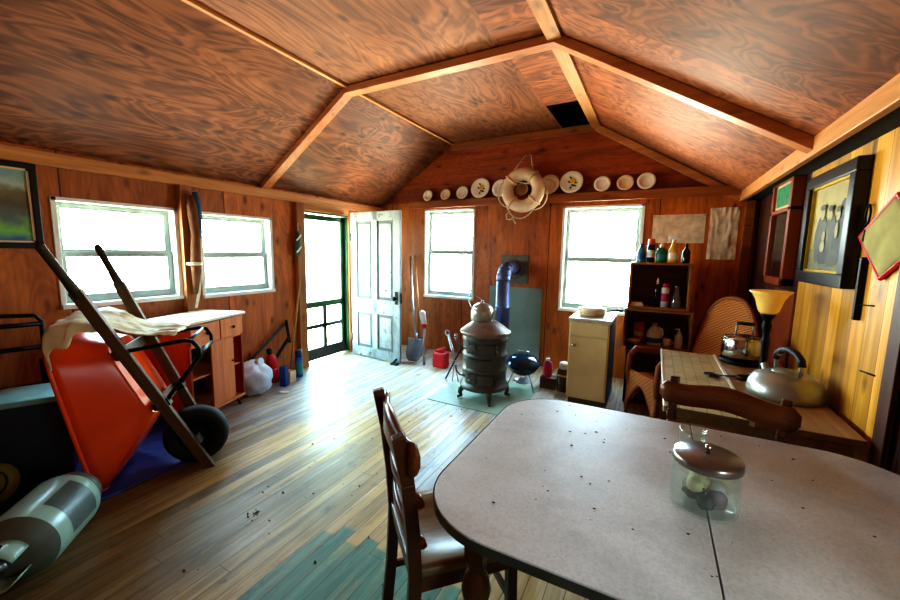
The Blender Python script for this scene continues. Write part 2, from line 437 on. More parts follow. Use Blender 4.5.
def holed(mb, plane, t0, t1, u0, u1, z0, z1, holes):
    """a wall slab between t0..t1 in its thickness with rectangular holes (ua, ub, za, zb)"""
    us = sorted({u0, u1, *[h[0] for h in holes], *[h[1] for h in holes]})
    for a, b in zip(us, us[1:]):
        cut = sorted([(h[2], h[3]) for h in holes if h[0] <= a+1e-6 and h[1] >= b-1e-6]); z = z0
        for za, zb in cut+[(z1, z1)]:
            if za > z+1e-6:
                if plane == 'x': mb.box(t0, t1, a, b, z, za)
                else: mb.box(a, b, t0, t1, z, za)
            z = max(z, zb)
    return mb
W1 = (1.172, 1.985, 1.03, 1.825); W2 = (2.19, 2.965, 1.012, 1.818); D1 = (3.405, 4.205, 0., 1.965)
W3 = (-3.06, -2.268, .82, 2.08); W4 = (-1.047, -.165, .785, 2.05); W_FILL = (.15, .72, 1.0, 1.5)  # last opening is unseen, added to bring sky light onto the table
struct(holed(MB(), 'x', XL-.12, XL, YF-.1, YB+.12, 0, 2.2, [W1, W2, D1]).build('wall_left', 'ply_wall'))
struct(holed(MB(), 'y', YB, YB+.12, XL, XR+.12, 0, 2.2, [W3, W4]).build('wall_back', 'ply_back'))
gb = MB(); gb.at(Matrix.Rotation(R(90), 4, 'X')); gb.prism([(XL, 2.2), (.74, 2.2), (RX, RZ+.06), (KX, KZ+.06), (XL, 2.24)], -YB-.06, -YB+.0)
struct(gb.build('wall_gable', 'gable'))
struct(holed(MB(), 'x', XR, XR+.12, YF-.1, 3.48, 0, 2.2, [W_FILL, (1.25, 2.17, 0, 1.98)]).build('wall_right', 'pine_wall'))
struct(MB().box(XR, XR+.12, 3.48, YB, 0, 2.2).build('wall_right_rear', 'dark_wall'))
struct(MB().box(XL-.12, XR+.12, YF-.12, YF, 0, 3.1).build('wall_front', 'ply_wall'))

# ceiling panels: a mesh of its own for each slope
def slab(name, m, pts, th=.02):
    mb = MB(); a = [V(p) for p in pts]; n = (a[1]-a[0]).cross(a[2]-a[0]).normalized()
    if n.z < 0: n = -n
    lo = [mb.v(p) for p in a]; hi = [mb.v(p+n*th) for p in a]; k = len(a)
    mb.f(lo); mb.f(hi[::-1])
    for i in range(k): mb.f([lo[i], lo[(i+1) % k], hi[(i+1) % k], hi[i]])
    return struct(mb.build(name, m))
SL, SZ = XL-.1, 2.165-.1*.645
M['ply_ceiling_shaded'] = wood('plywood ceiling shaded', (86, 44, 22), (172, 106, 64), 1, 1.05, 7, .6, .75, .2, board=(1, 2.885), seam=.0, swirl=.4, stain=.6, gloss=.35)  # same plywood toned down; the fall-off of light is painted into this slope
slab('ceiling_left', 'ply_ceiling_shaded', [(SL, YF-.1, SZ), (KX, YF-.1, KZ), (KX, YB, KZ), (SL, YB, SZ)])
zz = lambda x: KZ+(RZ-KZ)*(x-KX)/(RX-KX)
slab('ceiling', 'ply_ceiling', [(KX, YF-.1, KZ), (-1.12, YF-.1, zz(-1.12)), (-1.12, YB, zz(-1.12)), (KX, YB, KZ)])
slab('ceiling_strip', 'ply_ceiling_x', [(-1.12, YF-.1, zz(-1.12)-.001), (RX, YF-.1, RZ-.001), (RX, 4.16, RZ-.001), (-1.12, 4.16, zz(-1.12)-.001)])
slab('ceiling_right', 'ply_ceiling_x', [(RX, YF-.1, RZ), (.80, YF-.1, RZ-.6*1.525), (.80, YB, RZ-.6*1.525), (RX, YB, RZ)])
struct(MB().box(-1.16, RX+.02, 4.14, 4.16, 3.0, 3.4).box(-1.16, -1.12, 4.14, YB, 3.0, 3.4).box(RX, RX+.04, 4.14, YB, 3.01, 3.4).box(-1.16, RX+.04, 4.14, YB+.02, 3.4, 3.42).box(-1.16, RX+.04, YB, YB+.02, 3.0, 3.4).build('ceiling_hole', 'gap_shade'))  # cavity above the missing panel, its darkness put in as near-black colour

# timber trim
struct(MB().box(XL, XL+.05, YF, YB, 2.045, 2.14).build('trim_1', 'lumber', bev=.004))
struct(MB().box(.705, .745, YF, YB, 2.045, 2.145).build('trim_2', 'lumber', bev=.004))
struct(MB().box(.745, XR+.01, YF, YB, 2.058, 2.08).build('trim_16', 'gap_shade'))  # dark slab added for the shadow gap between beam and wall
struct(MB().box(RX-.05, RX+.05, YF, YB, RZ-.055, RZ-.012).build('trim_3', 'lumber', bev=.004))
struct(MB().bar((KX, YF, KZ-.012), (KX, YB, KZ-.012), .035, .02).build('trim_4', 'lumber'))
RB = 2.885
def rib(name, a, b, w, h, m): return struct(MB().bar(a, b, w, h).build(name, m, bev=.004))
rib('trim_5', (XL+.03, RB, 2.155), (KX, RB, KZ-.035), .10, .05, 'lumber_x')
rib('trim_6', (KX-.02, RB, KZ-.04), (RX, RB, RZ-.04), .10, .06, 'lumber_x')
rib('trim_7', (RX, RB, RZ-.04), (.73, RB, RZ-.6*1.455-.035), .10, .06, 'lumber_x')
rib('trim_8', (KX, YB-.03, KZ-.05), (RX, YB-.03, RZ-.05), .05, .09, 'rail_wood')
rib('trim_9', (RX, YB-.04, RZ-.05), (.73, YB-.04, RZ-.6*1.455-.05), .07, .07, 'lumber_x')
rib('trim_10', (.80, YB-.05, 0), (.80, YB-.05, 2.05), .07, .08, 'rail_wood')
for i, (y0, y1) in enumerate(((2.0, 2.09), (3.275, 3.395))):
    struct(MB().box(XL, XL+.07, y0, y1, 0, 2.045).build('trim_%d' % (11+i), 'lumber_z', bev=.004))
struct(MB().box(XL, XL+.03, 4.205, 4.30, 0, 2.045).build('trim_13', 'lumber_z', bev=.003))
struct(MB().box(XL, XL+.03, 3.395, 4.205, 1.965, 2.045).build('trim_14', 'lumber', bev=.003))
struct(MB().box(XR-.015, XR+.01, 3.48, 3.98, 0, 1.25).build('trim_15', 'frame_red', bev=.004))

def window(name, plane, hole, wall, out, rail, casing=.03, m_sash='sash_grey'):
    """double-hung window set back in its opening: casing and jamb, sash with meeting rail, two panes"""
    u0, u1, z0, z1 = hole; root = sempty(name)
    def B(mb, a, b, t0, t1, c, d):
        t0, t1 = sorted((wall+out*t0, wall+out*t1))
        if plane == 'x': mb.box(t0, t1, a, b, c, d)
        else: mb.box(a, b, t0, t1, c, d)
    j = MB(); c = casing
    B(j, u0-c*.4, u1+c*.4, -.012, .115, z1-.012, z1+c*.5); B(j, u0-c*.4, u1+c*.4, -.03, .115, z0-c*.5, z0+.02)
    B(j, u0-c*.5, u0+.018, -.012, .115, z0-c*.5, z1+c*.5); B(j, u1-.018, u1+c*.5, -.012, .115, z0-c*.5, z1+c*.5)
    struct(j.build('window_frame', 'white_paint', root, bev=.002))
    zm = z0+(z1-z0)*rail; s = MB(); a, b = u0+.018, u1-.018
    for d0, d1, za, zb in ((.06, .085, z0+.02, zm+.02), (.085, .11, zm-.01, z1-.012)):
        w = .045
        B(s, a, a+w, d0, d1, za, zb); B(s, b-w, b, d0, d1, za, zb); B(s, a+w, b-w, d0, d1, za, za+w*(1.4 if d0 < .07 else 1.)); B(s, a+w, b-w, d0, d1, zb-w, zb)
    struct(s.build('window_sash', m_sash, root, bev=.002))
    p = MB(); B(p, a+.03, b-.03, .07, .074, z0+.05, zm); struct(p.build('pane', 'pane', root))
    p = MB(); B(p, a+.03, b-.03, .096, .10, zm, z1-.03); struct(p.build('pane', 'pane', root))
    return root
window('window_1', 'x', W1, XL, -1, .5)
window('window_2', 'x', W2, XL, -1, .5)
window('window_3', 'y', W3, YB, 1, .52)
window('window_4', 'y', W4, YB, 1, .5)
window('added_window', 'x', W_FILL, XR, 1, .5)  # added out of view for the bluish light on the table's right end

# screen door, closed in the opening
d = sempty('door_1'); x0, x1 = XL-.09, XL-.055; a, b = D1[0]+.02, D1[1]-.01
mb = MB()
mb.box(XL-.12, XL, D1[0]-.001, a, 0, D1[3]).box(XL-.12, XL, b, D1[1]+.001, 0, D1[3]).box(XL-.12, XL, a, b, D1[3]-.02, D1[3]+.001)
struct(mb.build('door_frame', 'green_paint', d))
mb = MB(); w = .07; y0, y1 = a, b; zt = D1[3]-.03
mb.box(x0, x1, y0, y0+w*.7, .02, zt).box(x0, x1, y1-w, y1, .02, zt).box(x0, x1, y0, y1, zt-.07, zt)
mb.box(x0, x1, y0, y1, .72, .80)
struct(MB().box(x0+.001, x1+.002, y0, y1, .02, .17).box(x0+.001, x1-.001, y0, y1, .44, .49).box(x0+.001, x1-.001, (y0+y1)/2-.03, (y0+y1)/2+.03, .17, .72).build('lower_rails', 'door_dark', d, bev=.003))
struct(mb.build('screen_frame', 'green_paint', d, bev=.003))
struct(MB().box(x0+.015, x0+.017, y0+.03, y1-.03, .1, zt-.03).build('screen', 'screen', d))

# old white panel door, swung open into the room on the right jamb
d = sempty('door_2', (-3.765, 4.165, .012), R(-5.1)); L = .89; Hh = 1.985; t = .036
mb = MB()
st = .115
for xa, xb in ((0, st), (L-st, L), (L/2-.05, L/2+.05)): mb.box(xa, xb, -t/2, t/2, 0, Hh)
for za, zb in ((0, .13), (.62, .82), (Hh-.12, Hh)): mb.box(st, L-st, -t/2, t/2, za, zb)
struct(MB().box(st*.9, L-st*.9, -.006, .006, .1, Hh-.1).build('panel_recess', simple('grey door recess', (96, 102, 106), .7), d))
for xa, xb in ((st, L/2-.05), (L/2+.05, L-st)):
    for za, zb in ((.13, .62), (.82, Hh-.12)):
        mb.box(xa+.035, xb-.035, -.012, .012, za+.04, zb-.04)
struct(mb.build('door_leaf', 'old_door', d, bev=.004))
mb = MB().at(TM((L-.06, -t/2, .86), x=R(90))); mb.lathe([(.012, 0), (.012, .03), (.028, .04), (.03, .055), (.02, .066), (0, .068)], 14)
struct(mb.build('door_knob', 'black_metal', d))
struct(MB().box(L-.085, L-.035, -t/2-.005, -t/2, .78, .95).box(L-.001, L+.006, -.012, .012, .8, .93).build('lock_plate', 'black_metal', d))
struct(MB().box(-.01, .01, -.03, .03, .2, .3).box(-.01, .01, -.03, .03, 1.6, 1.7).build('hinge', 'black_metal', d))
# dark boarded door on the right wall
d = sempty('door_3')
struct(MB().box(XR+.02, XR+.06, 1.25, 2.17, 0, 1.98).build('door_leaf', 'dark_wall', d, bev=.004))
struct(MB().box(XR-.015, XR+.0, 2.13, 2.22, 0, 2.045).box(XR-.015, XR, 1.2, 1.29, 0, 2.045).build('door_frame', 'dark_wall', d, bev=.003))

# plate rail
o = MB().box(XL+.6, .705, YB-.11, YB, 2.12, 2.205).box(XL+.6, .705, YB-.118, YB-.108, 2.105, 2.205).build('plate_rail', 'rail_wood', bev=.003)
tag(o, 'long brown wooden plate rail across the back wall above the windows', 'shelf')
#=PART2=
# ------------------------------------------------------------------ dining table and chairs
t = thing('dining_table', 'large dining table with grey speckled rounded top in the foreground', 'table', (.125, 1.4, 0))
TX0, TX1, TY0, TY1 = -.59-.125, .855-.125, .845-1.4, 1.945-1.4
def top_half(x0, x1, left):
    full = rrect(TX0, TX1, TY0, TY1, .25, 10)
    p = [(min(max(x, x0), x1), y) for x, y in full]
    out = []
    for q in p:
        if not out or (abs(out[-1][0]-q[0])+abs(out[-1][1]-q[1])) > 1e-5: out.append(q)
    return out
SX = .062
for a, b in ((TX0, SX-.002), (SX+.002, TX1)):
    MB().prism(top_half(a, b, 0), .726, .75).build('tabletop', 'formica', t, bev=.003)
def edge_band():
    mb = MB(); o = rrect(TX0-.004, TX1+.0, TY0-.004, TY1+.004, .254, 10)
    ringv = [[mb.v((x, y, z)) for x, y in o] for z in (.722, .727, .745, .749)]
    for A, B in zip(ringv, ringv[1:]):
        for i in range(len(o)): mb.f([A[i], A[(i+1) % len(o)], B[(i+1) % len(o)], B[i]])
    mb.f(ringv[0][::-1])
    return mb
edge_band().build('edge_band', 'zinc', t)
ap = MB(); ax0, ax1, ay0, ay1 = TX0+.15, TX1-.12, TY0+.12, TY1-.12
for bx in ((ax0, ax1, ay0, ay0+.022), (ax0, ax1, ay1-.022, ay1), (ax0, ax0+.022, ay0, ay1), (ax1-.022, ax1, ay0, ay1)): ap.box(*bx, .65, .722)
ap.build('apron', 'oak_x', t, bev=.003)
leg_prof = [(.016, 0), (.022, .02), (.026, .05), (.018, .07), (.022, .09), (.028, .2), (.036, .34), (.03, .38), (.022, .4), (.038, .43), (.046, .47), (.038, .51), (.024, .535), (.03, .55), (.03, .57)]
for x in (ax0+.025, ax1-.025):
    for y in (ay0+.025, ay1-.025):
        MB().lathe(leg_prof, 18, (x, y, 0)).box(x-.03, x+.03, y-.03, y+.03, .565, .722).build('leg', 'oak', t, bev=.002)

def make_chair(label, loc, rz):
    t = thing('kitchen_chair', label, 'chair', loc, rz)
    W = .215
    def seat(u, v):
        x = (u-.5)*.44*(1-.1*(1-v)); y = -.21+v*.42
        z = .45-.022*max(0, 1-((u-.5)/.38)**2)*max(0, 1-((v-.42)/.42)**2)
        return (x, y, z)
    mb = MB(); mb.grid(14, 14, seat)
    mb.build('seat', 'seat_wood', t, solid=.028)
    MB().box(-.185, .185, .165, .19, .37, .437).box(-.175, .175, -.2, -.18, .37, .437).box(-.19, -.172, -.19, .18, .37, .437).box(.172, .19, -.19, .18, .37, .437).build('seat_apron', 'oak_x', t, bev=.002)
    for s in (-1, 1):
        pts = [(s*.185, -.225, 0), (s*.187, -.205, .2), (s*.19, -.195, .43), (s*.197, -.205, .6), (s*.203, -.225, .78), (s*.208, -.255, .94)]
        mb = MB()
        for a, b in zip(pts, pts[1:]): mb.bar(a, b, .034, .044, (0, 1, 0))
        mb.build('rear_leg', 'oak', t, bev=.005)
        MB().bar((s*.175, .175, 0), (s*.175, .165, .43), .036, .036, (0, 1, 0)).build('front_leg', 'oak', t, bev=.004)
        MB().bar((s*.183, -.2, .17), (s*.176, .165, .17), .016, .028).build('stretcher', 'oak', t, bev=.002)
    MB().bar((-.176, .165, .24), (.176, .165, .24), .016, .03).build('stretcher', 'oak_x', t, bev=.002)
    def rail(name, zc, h, half, yb, hump, m='oak_x'):
        mb = MB(); n = 20; A = []
        for i in range(n+1):
            u = -1+2*i/n; x = u*half
            y = yb+.06*(u*u)-.03 if False else yb-.035*(1-u*u)
            e = min(1, (1-abs(u))/.10); e = .42+.58*math.sqrt(max(0, e))
            w = math.cos(u*PI*1.5)*.012*hump
            A.append((x, y, zc+h/2*e+w, zc-h/2*e+w*.7, .009+.004*e))
        ring = [[mb.v(p) for p in ((x, y-th, zt-.006), (x, y, zt), (x, y+th, zt-.006), (x, y+th, zb+.006), (x, y, zb), (x, y-th, zb+.006))] for x, y, zt, zb, th in A]
        for P, Q in zip(ring, ring[1:]):
            for k in range(6): mb.f([P[k], P[(k+1) % 6], Q[(k+1) % 6], Q[k]], True)
        mb.f(ring[0][::-1]); mb.f(ring[-1])
        return mb.build(name, m, t)
    rail('crest_rail', .872, .115, .258, -.208, 1)
    rail('back_slat', .71, .055, .226, -.185, .4)
    rail('back_slat', .565, .05, .222, -.175, .3)
    return t
make_chair('brown wooden kitchen chair with scooped seat at the left end of the grey table', (-.624, 1.234, 0), R(-43.4))
make_chair('brown wooden kitchen chair with wavy crest rail between the grey table and the tiled table', (.255, 1.835, 0), R(163.7)).scale = (1, 1, .965)

# jar on the table
t = thing('glass_jar', 'large clear glass jar with brown metal lid on the grey table', 'jar', (.178, 1.315, .7505))
t.scale = (1.06, 1.06, 1.05)
MB().lathe([(.078, .0), (.083, .006), (.084, .03), (.083, .10), (.078, .128), (.076, .132), (.073, .128), (.079, .10), (.08, .03), (.078, .008), (0, .007)], 40, cap=False).build('jar_body', 'jar_glass', t)
MB().lathe([(.081, .128), (.085, .13), (.085, .148), (.08, .153), (0, .157)], 40).build('lid', simple('brown metal lid', (150, 142, 136), .28, .8), t)
MB().lathe([(.006, .156), (.004, .166), (.009, .172), (.008, .18), (0, .183)], 12).build('lid_knob', 'chrome', t)
for c, r, col in (((-.028, .01, .038), .03, (66, 60, 40)), ((.03, -.015, .034), .027, (104, 70, 62)), ((-.012, .03, .062), .03, (196, 184, 140)), ((.0, -.034, .028), .022, (40, 44, 40)), ((.032, .028, .045), .03, (190, 184, 160)), ((-.03, -.03, .075), .022, (206, 196, 150))):
    tag(MB().ball((0, 0, 0), r, 12, 8, lambda d: 1+.25*noise.noise(d*2.2+V(c)*40)).build('crumpled_wrapper', simple('wrapper', col, .5), None, loc=(.18+c[0], 1.315+c[1], .7505+c[2])),
        {66: 'olive crumpled scrap low inside the glass jar', 104: 'dull red brown crumpled scrap inside the glass jar', 196: 'large cream crumpled scrap inside the glass jar', 40: 'nearly black crumpled scrap at the bottom of the glass jar', 190: 'grey white crumpled scrap at the back of the glass jar', 206: 'topmost cream crumpled scrap inside the glass jar'}[col[0]], 'scrap', 'scraps inside the glass jar')
t = tag(MB().lathe([(.036, 0), (.046, .006), (.05, .04), (.043, .06), (.048, .066), (.048, .082), (.043, .08), (.045, .04), (.036, .012), (0, .01)], 28, cap=False).build('glass_dish', 'jar_glass', None, loc=(.178, 1.70, .7505)), 'small clear glass pot just behind the large glass jar', 'glass')

# ------------------------------------------------------------------ parlour stove
t = thing('parlour_stove', 'round cast iron heating stove standing on the pale green floor mat', 'stove', (-1.475, 3.57, .006))
t.scale = (.95, .95, 1)
prof = [(.20, .11), (.25, .12), (.262, .14), (.255, .165), (.236, .175), (.234, .30), (.243, .31), (.243, .325), (.234, .335), (.232, .45), (.241, .46), (.241, .475), (.232, .485), (.23, .60), (.24, .61), (.245, .63), (.235, .655), (.235, .66)]
MB().lathe(prof, 40).build('firebox', 'iron', t)
MB().lathe([(.235, .655), (.262, .675), (.27, .69), (.268, .702), (.25, .712), (.205, .745), (.15, .78), (.11, .80), (0, .80)], 40, cap=False).build('lid', 'iron_lid', t)
for k in range(4):
    a = R(45+90*k-10); c, s = math.cos(a), math.sin(a)
    MB().tube([(c*.215, s*.215, .135), (c*.25, s*.25, .10), (c*.262, s*.262, .06), (c*.245, s*.245, .02), (c*.275, s*.275, .018), (c*.29, s*.29, .014)], [.03, .034, .024, .018, .016, .014], 8).build('leg', 'iron', t)
face = math.atan2(-3.5, 1.43)
def on(a, z, r=.236): return (math.cos(a)*r, math.sin(a)*r, z)
def shell(mb, a0, a1, z0, z1, r):
    mb.grid(10, 1, lambda u, v: on(a0+(a1-a0)*u, z0+(z1-z0)*v, r), True)
for z0, z1 in ((.345, .445), (.19, .29), (.495, .59)):
    mb = MB(); a0, a1 = face-.9, face+.42
    n = 10
    for i in range(n):
        shell(mb, a0+(a1-a0)*i/n, a0+(a1-a0)*(i+1)/n, z0, z1, .241)
    if z0 != .345:
        rng = random.Random(int(z0*1000))
        for i in range(34):           # raised scroll casting
            a = face-.78+rng.random()*.42; z = z0+.015+rng.random()*(z1-z0-.03)
            p = [on(a+.06*math.cos(k*.9)*(1-k/9), z+.016*math.sin(k*.9)*(1-k/9), .243) for k in range(7)]
            mb.tube(p, .0085, 5)
    mb.build('door', 'iron', t)
for z in (.22, .27, .52, .57):
    a = face+.5
    MB().tube([on(a, z-.012, .24), on(a, z-.012, .262), on(a, z+.012, .262), on(a, z+.012, .24)], .008, 8).build('hinge', 'iron', t)
for z in (.53, .25):
    a = face-1.1; p = [on(a, z, .235), on(a-.05, z+.01, .28), on(a-.12, z+.05, .31), on(a-.16, z+.1, .32)]
    MB().tube(p, .008, 8).build('latch', 'iron', t)
    q = V(p[-1]); MB().tube([q+V((.018*math.cos(k*1.1), .018*math.sin(k*1.1), -.01+.004*k)) for k in range(16)], .004, 5).build('coil_grip', 'steel', t)
MB().tube([(-.05, .2, .50), (-.2, .95, .52)], .07, 16).build('flue_collar', 'pipe', t)

# stove pipe
t = thing('stove_pipe', 'blue grey stove pipe with an elbow running into the back wall', 'pipe', (-1.66, 4.56, 0))
pts = [(0, 0, .42), (0, 0, .8), (0, 0, 1.1)]
MB().lathe([(.088, .42), (.088, .80), (.093, .805), (.093, .82), (.087, .825), (.087, 1.14)], 24).build('pipe_section', 'pipe', t)
el = arc(8, lambda u: (0, .15-.15*math.cos(u*PI/2), 1.14+.15*math.sin(u*PI/2)))
MB().tube(el+[(0, .40, 1.29)], .089, 20).build('elbow', 'pipe', t)
for k in (2, 4, 6): 
    a, b = V(el[k]), V(el[k])+(V(el[k+1])-V(el[k-1])).normalized()*.012
    MB().tube([a, b], .094, 20).build('seam_ring', 'pipe', t)
o = MB(); o.mat(0).box(-.19, .19, -.012, .0, -.19, .19); o.at(TM((0, -.012, 0), x=R(90))); o.mat(1).lathe([(.12, 0), (.13, .012), (.12, .02), (.085, .02)], 24, cap=False)
tag(o.build('wall_thimble', ['zinc', 'zinc'], None, loc=(-1.66, YB-.001, 1.27), bev=.003), 'square grey metal plate where the stove pipe enters the back wall', 'plate')
tag(MB().at(TM((0, 0, 0), x=R(-1.2))).box(-.39, .34, -.008, .008, 0, 1.03).build('heat_shield', 'board_grey', None, loc=(-1.61, YB-.035, .004), bev=.003), 'grey green sheet leaning on the back wall behind the stove', 'board')
mb = MB(); mb.box(-.44, .46, -.42, .5, 0, .006)
tag(mb.build('stove_mat', 'mat_stone', None, loc=(-1.5, 3.64, 0), rz=R(-1)), 'pale green square mat on the floor under the stove', 'mat')

# kettle on the stove
t = thing('kettle', 'small dull metal kettle with wire bail on top of the stove', 'kettle', (-1.515, 3.57, .8065), R(-20))
MB().lathe([(.108, 0), (.116, .008), (.114, .09), (.106, .115), (.10, .12)], 28).build('kettle_body', 'aluminium', t)
MB().lathe([(.102, .118), (.104, .124), (.09, .145), (.055, .17), (.012, .178), (.01, .186), (.017, .194), (.012, .204), (0, .206)], 28).build('lid', 'aluminium', t)
MB().tube([(.10, 0, .03), (.135, 0, .06), (.15, 0, .10), (.18, 0, .135)], [.024, .018, .014, .012], 10).build('spout', 'aluminium', t)
MB().tube(arc(14, lambda u: (-.02-.14*math.sin(u*PI), .112*math.cos(u*PI), .115+.13*math.sin(u*PI))), .004, 6).build('bail', 'steel', t)

# little kettle grill
t = thing('charcoal_grill', 'small dark blue kettle grill on three legs beside the stove', 'grill', (-1.2, 4.0, .015))
t.scale = (1.1, 1.1, 1)
MB().lathe([(0, .155), (.06, .16), (.12, .195), (.155, .25), (.165, .27)], 28, cap=False).build('bowl', simple('black enamel', (26, 30, 34), .2), t, solid=.004)
MB().lathe([(.168, .268), (.17, .275), (.163, .30), (.135, .345), (.085, .375), (0, .387)], 28, cap=False).build('lid', 'blue_enamel', t)
MB().tube([(-.055, 0, .382), (-.055, 0, .415), (.055, 0, .415), (.055, 0, .382)], .008, 8).build('lid_handle', 'steel', t)
for k in range(3):
    a = R(90+120*k); c, s = math.cos(a), math.sin(a)
    MB().tube([(c*.09, s*.09, .19), (c*.165, s*.165, .0)], .008, 8).build('leg', 'steel', t)
MB().lathe([(.0, .06), (.05, .062), (.088, .085), (.092, .088)], 20, cap=False).build('ash_dish', 'steel', t, solid=.003)

# ------------------------------------------------------------------ wheelbarrow standing on its nose
A = V((-2.76, 1.451, .199)); ph, be = R(-40), R(66)
aa = V((math.cos(ph), math.sin(ph), 0)); hp = V((aa.y, -aa.x, 0))
hh = hp*math.cos(be)+V((0, 0, math.sin(be))); tt = hp*math.sin(be)-V((0, 0, math.cos(be))); yy = -aa
mtx = Matrix(((hh.x, yy.x, tt.x, A.x), (hh.y, yy.y, tt.y, A.y), (hh.z, yy.z, tt.z, A.z), (0, 0, 0, 1)))
t = thing('wheelbarrow', 'orange red wheelbarrow standing on its nose with wooden handles pointing up', 'wheelbarrow', mtx=mtx)
def tray_pt(u, v):
    # u around a rounded rectangle, v from floor (0) to rim (1)
    x0 = .285+(.0-.285)*v; x1 = .80+(.96-.80)*v; w = .21+(.325-.21)*v; z0 = .075+v*.415
    a = u*2*PI; c, s = math.cos(a), math.sin(a); n = 5.5
    k = (abs(c)**n+abs(s)**n)**(-1/n)
    x = (x0+x1)/2+(x1-x0)/2*c*k; y = w*s*k
    z = z0-(.23*v)*max(0, x/.96)
    return (x, y, z)
mb = MB(); nu = 56; vs = [0, .05, .15, .35, .6, .85, 1.]
rings = []
for v in vs:
    rings.append([mb.v(tray_pt(i/nu, v)) for i in range(nu)])
for P, Q in zip(rings, rings[1:]):
    for i in range(nu): mb.f([P[i], P[(i+1) % nu], Q[(i+1) % nu], Q[i]], True)
mb.f(rings[0])
mb.build('tray', 'barrow_red', t, solid=.008)
rim = [V(tray_pt(i/nu, 1)) for i in range(nu)]
MB().tube(rim, .011, 8, closed=True).build('tray_rim', 'barrow_red', t)
for s in (1, -1):   # local +y is the far side
    p = lambda x, z=0.: V((x, s*(.12+max(0, x+.0)*.15), z))
    mb = MB(); mb.bar(p(-.25), p(1.14), .04, .062, (0, 0, 1))
    hd = mb.build('handle', 'handle_wood', t, bev=.004)
    MB().tube([p(1.10), p(1.17), p(1.24), p(1.40), p(1.42)], [.029, .026, .021, .022, .014], 12).build('handle_grip', simple('dark grip', (62, 58, 40), .55), hd)
    MB().bar(p(-.29), p(-.235), .044, .066, (0, 0, 1)).build('nose_shoe', 'black_metal', hd, bev=.003)
    L = [p(.72, -.03), p(.70, -.10), p(.645, -.30), p(.62, -.335), p(.56, -.345), p(.515, -.325), p(.36, -.06), p(.33, -.02)]
    MB().tube(L, .013, 8).build('leg', 'black_metal', t)
    MB().box(-.03, .03, s*.125-.03, s*.125+.03, -.05, -.03).tube([(0, s*.03, 0), (0, s*.16, 0)], .012, 10).build('axle_bracket', 'steel', t)
    MB().bar(p(.33, -.04), p(.33, .05), .055, .05, (1, 0, 0)).build('clamp', 'black_metal', t)
MB().tube([(.52, -.195, -.325), (.52, .195, -.325)], .011, 8).tube([(.63, -.21, -.32), (.63, .21, -.32)], .011, 8).build('cross_brace', 'black_metal', t)
MB().bar((.33, -.17, .03), (.33, .17, .03), .06, .03).build('tray_support', 'handle_wood', t)
MB().bar((.72, -.22, .045), (.72, .22, .045), .06, .03).build('tray_support', 'handle_wood', t)
wm = MB().at(Matrix.Rotation(R(90), 4, 'X'))
ringr = [(.19+.0, 0)]
wm.lathe([(.105, -.04), (.13, -.056), (.168, -.06), (.19, -.044), (.198, -.014), (.198, .014), (.19, .044), (.168, .06), (.13, .056), (.105, .04), (.105, -.04)], 40, cap=False)
whl = wm.build('wheel', 'rubber', t)
hm = MB().at(Matrix.Rotation(R(90), 4, 'X')); hm.lathe([(0, -.028), (.03, -.032), (.05, -.018), (.09, -.02), (.106, -.034), (.106, .034), (.09, .02), (.05, .018), (.03, .032), (0, .028)], 28, cap=False)
hm.build('rim', 'black_metal', whl)

# cream cloth draped over the tray and legs
def cl(u, v):
    # u runs from rear rim (left in the photo) across the handles to the legs; v across
    path = [(.90, .285), (.965, .27), (1.0, .2), (.985, .12), (.93, .05), (.87, .0), (.80, -.06), (.745, -.12), (.70, -.20), (.665, -.27)]
    q = u*(len(path)-1); i = min(int(q), len(path)-2); f = q-i
    x = path[i][0]*(1-f)+path[i+1][0]*f; z = path[i][1]*(1-f)+path[i+1][1]*f
    k = min(1, max(0, (u-.28)/.3)); hw = .30-.10*k; nw = .27-.06*k; dr = .095*(1-k)*(1+.2*math.sin(u*30)); q2 = hw-(hw+nw+dr)*v; y = max(q2, -nw)+.012*math.sin(u*9); e = max(0, -nw-q2); y -= e*.65; x -= e*.95; x -= (1-k)*.03*max(0, (-y-.18)/.1)
    n = noise.noise(V((u*5, v*3.5, 1.3)))*.03+noise.noise(V((u*7+v*11, v*4, 7)))*.035+abs(noise.noise(V((u*13, v*9, 4))))*.03
    return (mtx @ V((x+.02+abs(n)*.9, y, z+n*.4)))
mb = MB(); mb.grid(44, 30, lambda u, v: cl(u, v))
o = mb.build('drape_cloth', 'cloth', None, solid=.008, sub=1)
tag(o, 'crumpled cream cloth draped over the upended wheelbarrow', 'cloth')

# ------------------------------------------------------------------ red dresser turned slightly from the left wall
t = thing('dresser', 'red and orange wooden dresser with cream top under the windows', 'dresser', (-3.245, 1.69, 0), R(107.8-90))
# local: y runs along the front away from the camera, x<0 is toward the wall
D, W, Zb, Zt = .43, .605, .085, .875
mb = MB(); mb.box(-D, -.0, 0, .02, Zb, Zt).box(-D, 0, W-.02, W, Zb, Zt).box(-D, -D+.012, 0, W, Zb, Zt)
mb.build('carcass', 'dresser_red', t, bev=.002)
MB().box(-D, .012, 0, W, Zb, Zb+.025).box(-D+.01, -.02, .02, W-.02, .40, .415).box(-D, 0, .02, W-.02, Zt-.2, Zt-.185).build('shelf_board', 'dresser_front', t, bev=.002)
MB().box(-D-.01, .03, -.015, W+.02, Zt, Zt+.022).build('top', 'dresser_top', t, bev=.003)
for y0, y1 in ((.008, W*.52), (W*.54, W-.008)):
    o = MB().box(-.02, .014, y0, y1, Zt-.18, Zt-.012).build('drawer', 'dresser_front', t, bev=.003)
    MB().at(TM((.014, (y0+y1)/2, Zt-.095), y=R(90))).lathe([(.006, 0), (.006, .012), (.015, .018), (.012, .026), (0, .028)], 12).build('knob', 'black_metal', o)
o = MB().box(-.004, .014, .21, .47, Zb+.03, Zt-.19).build('door', 'dresser_front', t, bev=.003)
